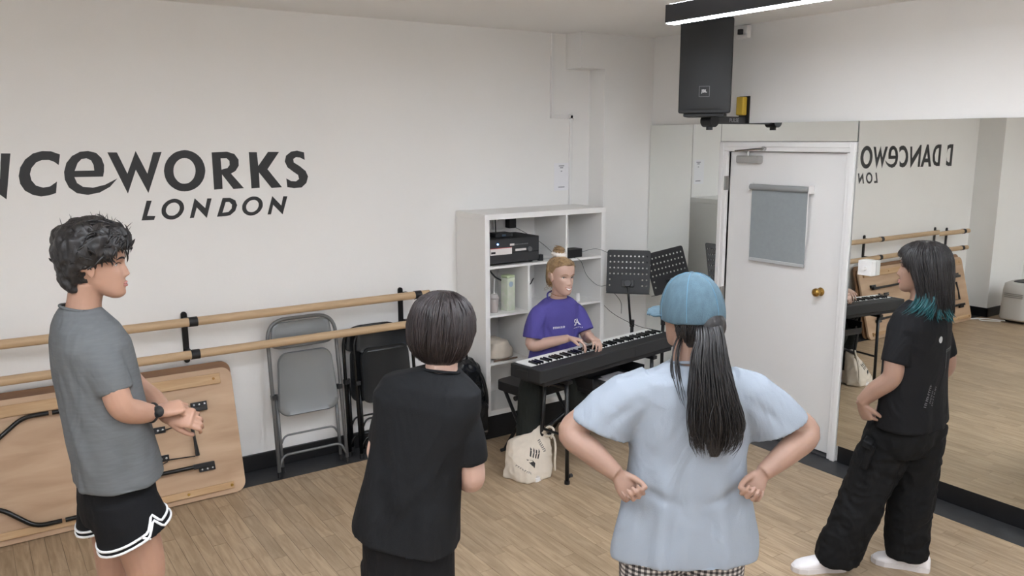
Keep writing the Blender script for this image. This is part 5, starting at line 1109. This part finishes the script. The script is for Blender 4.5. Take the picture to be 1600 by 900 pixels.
decal('shirt_print', flat([circ(0, 0, .0155, 14)]), frame(back(-.035, 1.185), X, (0, 0, 1)), Y, rtm, PRN, P)
decal('shirt_print', scribble(.085, .009, 9, 3), frame(back(.075, 1.115), X, (0, 0, 1)), Y, rtm, PRN2, P)
decal('shirt_print', flat([[(-.055, .045), (.035, .045), (.035, .042), (-.055, .042)], [(-.055, .045), (-.052, .045), (-.052, -.045), (-.055, -.045)], [(.032, .045), (.035, .045), (.035, -.045), (.032, -.045)]]), frame(back(.085, 1.085), X, (0, 0, 1)), Y, rtm, PRN2, P)
for i, (tx, sz) in enumerate(((.1, .013), (.06, .009), (.085, .011))):
    an = 1.25; decal('shirt_print', scribble(tx, sz, 8, 20+i), frame(back(-.10+i*.022, .93-i*.003), X*math.cos(an)+np.array((0, 0, math.sin(an))), -X*math.sin(an)+np.array((0, 0, math.cos(an)))), Y, rtm, PRN2, P)
CG = cloth('cargo_black', rgb(19, 19, 20), .06)
g = MB(); torso(g, -40, [((.145, 0, .88), .15, .11), ((.14, 0, .78), .175, .125), ((.13, .005, .68), .175, .13), ((.125, .005, .62), .15, .11)])
limb(g, [(.07, -.01, .75), (.03, .01, .6), (-.03, .02, .42), (-.09, .015, .24), (-.15, .01, .09), (-.157, .008, .045)], [.112, .112, .108, .104, .098, .092], 26)
limb(g, [(.205, .02, .75), (.208, .03, .6), (.205, .045, .42), (.205, .05, .24), (.203, .05, .11), (.203, .05, .06)], [.105, .104, .1, .098, .096, .092], 26)
cgm = remesh(g, .007, 4)
creases(cgm, [((-.14, -.02, .4), (-.03, -.09, .3), .02, .014), ((-.18, -.03, .28), (-.06, -.09, .18), .018, .014), ((-.22, -.02, .16), (-.1, -.09, .08), .016, .013), ((.04, -.11, .66), (-.04, -.09, .3), .024, .009), ((.12, -.08, .72), (.06, -.07, .45), .022, .02), ((.28, -.03, .3), (.16, -.04, .2), .018, .010), ((.29, -.02, .16), (.14, -.04, .1), .016, .010), ((.22, -.09, .68), (.2, -.05, .3), .022, .008), ((-.05, -.07, .55), (.06, -.1, .5), .018, .008)])
noise_disp(cgm, .012, 7, (1, 1, .9), 73); noise_disp(cgm, .006, 15, (1, 1, 1.4), 74, True); cgm.materials.append(CG); cgo = link_mesh('cargo_trousers', cgm, P)
g = MB(); g.box((-.055, -.04, .62), (.035, .12, .13), Matrix.Rotation(-.6, 3, 'Z')@Matrix.Rotation(.25, 3, 'Y')); soft('cargo_pocket', g, CG, cgo, .006, 4)
g = MB(); g.box((-.062, -.045, .682), (.045, .13, .035), Matrix.Rotation(-.6, 3, 'Z')@Matrix.Rotation(.25, 3, 'Y')); soft('pocket_flap', g, CG, cgo, .005, 3)
SW = mat('sneaker_white', rgb(232, 228, 228), .5)
for heel, d in (((-.115, .02, 0), (-.96, -.03, 0)), ((.29, .0, 0), (-.9, .42, 0))):
    q = MB(); shoe(q, heel, d, .25); so_ = soft('sneaker', q, SW, P, .005, 3); k_ = MB(); sole(k_, heel, d, .25); k_.build('sole', mat('sole_white', rgb(214, 208, 206), .5), so_)
fr = lambda z: 0 if z > .045 else min(62, 30+(.045-z)*420)
HV = HairVol(H, [(-.225, .085, .04, -.125), (-.2, .095, .05, -.128), (-.15, .1, .055, -.126), (-.1, .099, .062, -.124), (-.05, .099, .075, -.124), (0, .098, .095, -.123), (.04, .096, .106, -.12), (.075, .084, .092, -.108), (.1, .064, .068, -.086), (.115, .038, .038, -.054), (.122, .012, .01, -.03)], fr)
g = MB(); HV.mass(g); hm = remesh(g, .006, 4); noise_disp(hm, .003, 40, (1, 1, .12), 75); hm.materials.append(BLKHAIR); link_mesh('hair', hm, P)
strand_mesh(HV.strands(900, .0026, jit=.003, off=.0025, seed=21, drift=8, len_rng=(.55, 1.12), ns=11, flip=.1)).build('hair_strands', BLKHAIR, P, smooth=True)
TEAL = hairmat('hair_teal', rgb(8, 56, 61), rgb(20, 84, 88))
S = []; rg = np.random.default_rng(31)
for i in range(145):
    az = -rg.uniform(60, 112) if i < 120 else -rg.uniform(110, 170); z0 = rg.uniform(-.16, -.10) if i < 120 else rg.uniform(-.21, -.17); p = HV.pt(az, z0, .002); n_ = unit(p-H((0, -.02, z0))); L = rg.uniform(.08, .13) if i < 120 else rg.uniform(.03, .06); fl = rg.uniform(.1, .5); kk = rg.uniform(0, 1.4) if i < 120 else 0
    S.append(([p+np.array((0, 0, -1))*L*t*(1-.25*t)+n_*fl*.06*t*t+np.array((-.05, -.01, 0))*t*t*kk for t in np.linspace(0, 1, 7)], rg.uniform(.002, .0036)))
strand_mesh(S).build('hair_teal_tips', TEAL, P, smooth=True)

# ------------------------------------------------------------------ pianist
P = person('smiling seated pianist in a purple T-shirt with blonde hair in a bun', (-1.45, -.70))
H = Head((.024, -.008, 1.213), 146, 4, -4)
b = MB(); H.build(b)
limb(b, [(.018, .004, 1.15), (.012, .012, 1.09), (.008, .02, 1.02)], [.049, .05, .07])
torso(b, 140, [((.008, .015, 1.06), .06, .05), ((.0, .015, 1.0), .14, .08), ((-.005, .02, .85), .13, .08), ((-.01, .03, .68), .13, .085), ((-.01, .04, .57), .16, .1)])
limb(b, [(-.125, -.08, .965), (-.145, -.1, .88), (-.165, -.125, .785), (-.055, -.16, .812), (.062, -.2, .848)], [.042, .042, .039, .035, .024])
hand(b, (.062, -.2, .848), (.93, -.33, -.12), (-.1, -.25, -1), -1, fcurl=((30, 35, 25), (32, 38, 25), (36, 40, 25), (40, 40, 25)), sc=.95, thumb_in=.3)
limb(b, [(.125, .095, .96), (.165, .08, .88), (.2, .04, .8), (.205, -.05, .82), (.19, -.14, .848)], [.04, .041, .038, .034, .024])
hand(b, (.19, -.14, .848), (.5, -.82, -.16), (-.1, -.2, -1), 1, curl=(32, 38, 25), sc=.95, thumb_in=.3)
KR, AR, KL_, AL = (-.165, -.245, .535), (-.19, -.235, .1), (.10, -.17, .54), (.16, -.0, .1)
limb(b, [(-.08, -.02, .56), KR, AR, (AR[0], AR[1], .05)], [.08, .055, .04, .03]); limb(b, [(.05, .06, .56), KL_, AL, (AL[0], AL[1], .05)], [.08, .055, .04, .03])
bm = remesh(b, .0038, 2); bm.materials.append(SKIN_B); link_mesh('body', bm, P)
H.features(P, eyec=(86, 92, 96), browc=(140, 108, 84), lipc=(176, 116, 106), smile=True, brow_w=.0022)
PT = cloth('tshirt_purple', rgb(80, 74, 140), .04, .25)
g = MB(); torso(g, 140, [((.006, .014, 1.066), .078, .064), ((.005, .014, 1.054), .106, .075), ((.0, .016, 1.025), .152, .09), ((-.004, .018, .97), .166, .106), ((-.006, .02, .88), .16, .112), ((-.008, .024, .78), .166, .12), ((-.01, .03, .68), .185, .13), ((-.012, .035, .6), .212, .142), ((-.012, .036, .55), .21, .142)])
sleeve(g, (-.06, -.04, .975), (-.135, -.085, .97), (-.165, -.125, .782), .76, .064, .07)
sleeve(g, (.05, .06, .97), (.135, .1, .96), (.2, .04, .8), .8, .06, .062)
ptm = remesh(g, .006, 3); creases(ptm, [((-.1, -.12, .94), (.02, -.12, .7), .018, .008), ((-.14, -.08, .86), (-.02, -.11, .72), .016, .008), ((.12, .02, .95), (.1, -.05, .75), .018, .006), ((-.1, -.1, .72), (.05, -.1, .66), .016, .009), ((-.15, -.03, .72), (-.12, -.08, .58), .016, .008)]); drape(ptm, (0, .02), .95, .6, .016, 2.6, 11.); noise_disp(ptm, .006, 9, (1, 1, .6), 81); ptm.materials.append(PT); link_mesh('tshirt', ptm, P)
collar(P, PT, 140, (.009, .006, 1.058), .076, .068, .0055, .3)
X, Y = axes(140); Wp = mat('print_white', rgb(222, 220, 226), .8)
def chest(u, z): q = np.array((0, .015, 0))-X*u+Y*.4; return (q[0], q[1], z)   # u > 0 = the wearer's left, right in the picture
decal('shirt_print', textmesh('SA', .06, 0, bold=.0008, space=.78), frame(chest(.085, .905), -X, (0, 0, 1)), -Y, ptm, Wp, P, .004)
decal('shirt_print', scribble(.07, .006, 14, 5), frame(chest(.085, .868), -X, (0, 0, 1)), -Y, ptm, Wp, P, .004)
decal('shirt_print', scribble(.085, .014, 9, 6), frame(chest(-.07, .888), -X, (0, 0, 1)), -Y, ptm, Wp, P, .004)
g = MB(); torso(g, 140, [((-.01, .035, .66), .155, .11), ((-.01, .035, .58), .175, .125), ((-.01, .03, .515), .16, .12)])
limb(g, [(-.08, -.0, .585), (-.13, -.13, .575), (-.166, -.235, .55), (-.178, -.262, .46), (-.188, -.245, .3), (-.192, -.235, .12)], [.095, .092, .08, .078, .08, .084], 24)
limb(g, [(.05, .06, .585), (.08, -.05, .575), (.1, -.16, .55), (.115, -.165, .46), (.14, -.08, .3), (.158, -.0, .13)], [.095, .09, .078, .074, .074, .072], 24)
soft('trousers', g, cloth('trousers_dark_green', rgb(36, 39, 37), .06), P, .007, 4, (lambda me: noise_disp(me, .009, 8, (1, 1, .7), 83),))
SN = mat('sneaker_grey', rgb(196, 186, 180), .6, var=.12, scale=20)
for heel, d in (((-.2, -.2, 0), (.2, -.95, 0)), ((.15, .05, 0), (.5, -.85, 0))):
    q = MB(); shoe(q, heel, d, .25); so_ = soft('sneaker', q, SN, P, .005, 3); k_ = MB(); sole(k_, heel, d, .25); k_.build('sole', WHITE, so_)
BLD = hairmat('hair_blonde', rgb(118, 92, 66), rgb(176, 146, 108), .42)
hl = lambda z: 30+(.078-z)*1500 if z > .056 else (64+(.056-z)*330 if z > 0 else min(112, 82+(-z)*600))
HV = HairVol(H, [(-.085, .052, -.02, -.07), (-.06, .066, .0, -.09), (-.02, .075, .03, -.1), (.0, .0785, .06, -.104), (.04, .0825, .088, -.107), (.07, .081, .088, -.105), (.095, .066, .072, -.09), (.112, .045, .045, -.065), (.124, .014, .01, -.03)], lambda z: 0 if z > .078 else hl(z))
g = MB(); HV.mass(g, blend=8); hm = remesh(g, .005, 3); noise_disp(hm, .0025, 60, (1, 1, 1), 85); hm.materials.append(BLD); link_mesh('hair', hm, P)
S = []; rg = np.random.default_rng(41); bunc = np.array((0, -.05, .132))
for i in range(420):                       # combed up to the bun
    z = rg.uniform(-.075, .1); az = rg.choice((-1, 1))*rg.uniform(max(HV.fa(z)-3, 0), 180); p0 = HV.local(az, z, .002); pts = []
    for t in np.linspace(0, 1, 8):
        zz = z+(.118-z)*t; q = HV.local(az*(1-t)+180*t*(1 if az > 0 else -1)*.75+az*.25*t, min(zz, .118), .0028+rg.uniform(-.001, .002)); pts.append(H(q*(1-t**4)+(bunc+np.array((0, 0, -.012)))*t**4))
    S.append((pts, rg.uniform(.0016, .003)))
for i in range(150):                       # bun coils
    a0 = rg.uniform(0, 6.28); r_ = rg.uniform(.012, .038); zz = rg.uniform(-.006, .03); S.append(([H(bunc+np.array((r_*math.cos(a0+t), r_*math.sin(a0+t), zz+.012*math.sin(a0*2+t)+.006))) for t in np.linspace(0, 2.4, 9)], rg.uniform(.003, .005)))
for k in range(10):
    p = HV.local(rg.choice((-1, -1, 1))*rg.uniform(120, 165), -.07, 0); S.append(([H(p+np.array((.012*math.sin(t*9+k), -.03*t-.01*math.cos(t*8+k), -.055*t))) for t in np.linspace(0, 1, 9)], .0011))
strand_mesh(S).build('hair_strands', BLD, P, smooth=True)
g = MB(); g.tube([H(bunc+np.array((.035*math.cos(a), .035*math.sin(a)+.004, -.002))) for a in np.linspace(0, 2*math.pi, 33)], [.0145+.004*math.sin(k*2.4) for k in range(33)], 10); g.build('scrunchie', mat('scrunchie_white', rgb(228, 220, 212), .85, bump=.4, bscale=90), P, smooth=True)
for q in (-1, 1): MB().tube([H((q*.078, -.004+.009*math.cos(a), -.048+.009*math.sin(a))) for a in np.linspace(0, 2*math.pi, 17)], .0016, 6).build('earring', BRASS, P, smooth=True)
MB().tube([np.array((.01, .012, 1.085))+X*.056*math.cos(t)+Y*.05*math.sin(t)+np.array((0, 0, .012-.014*math.sin(t))) for t in np.linspace(0, 2*math.pi, 33)], .0014, 6).build('necklace', BRASS, P, smooth=True)
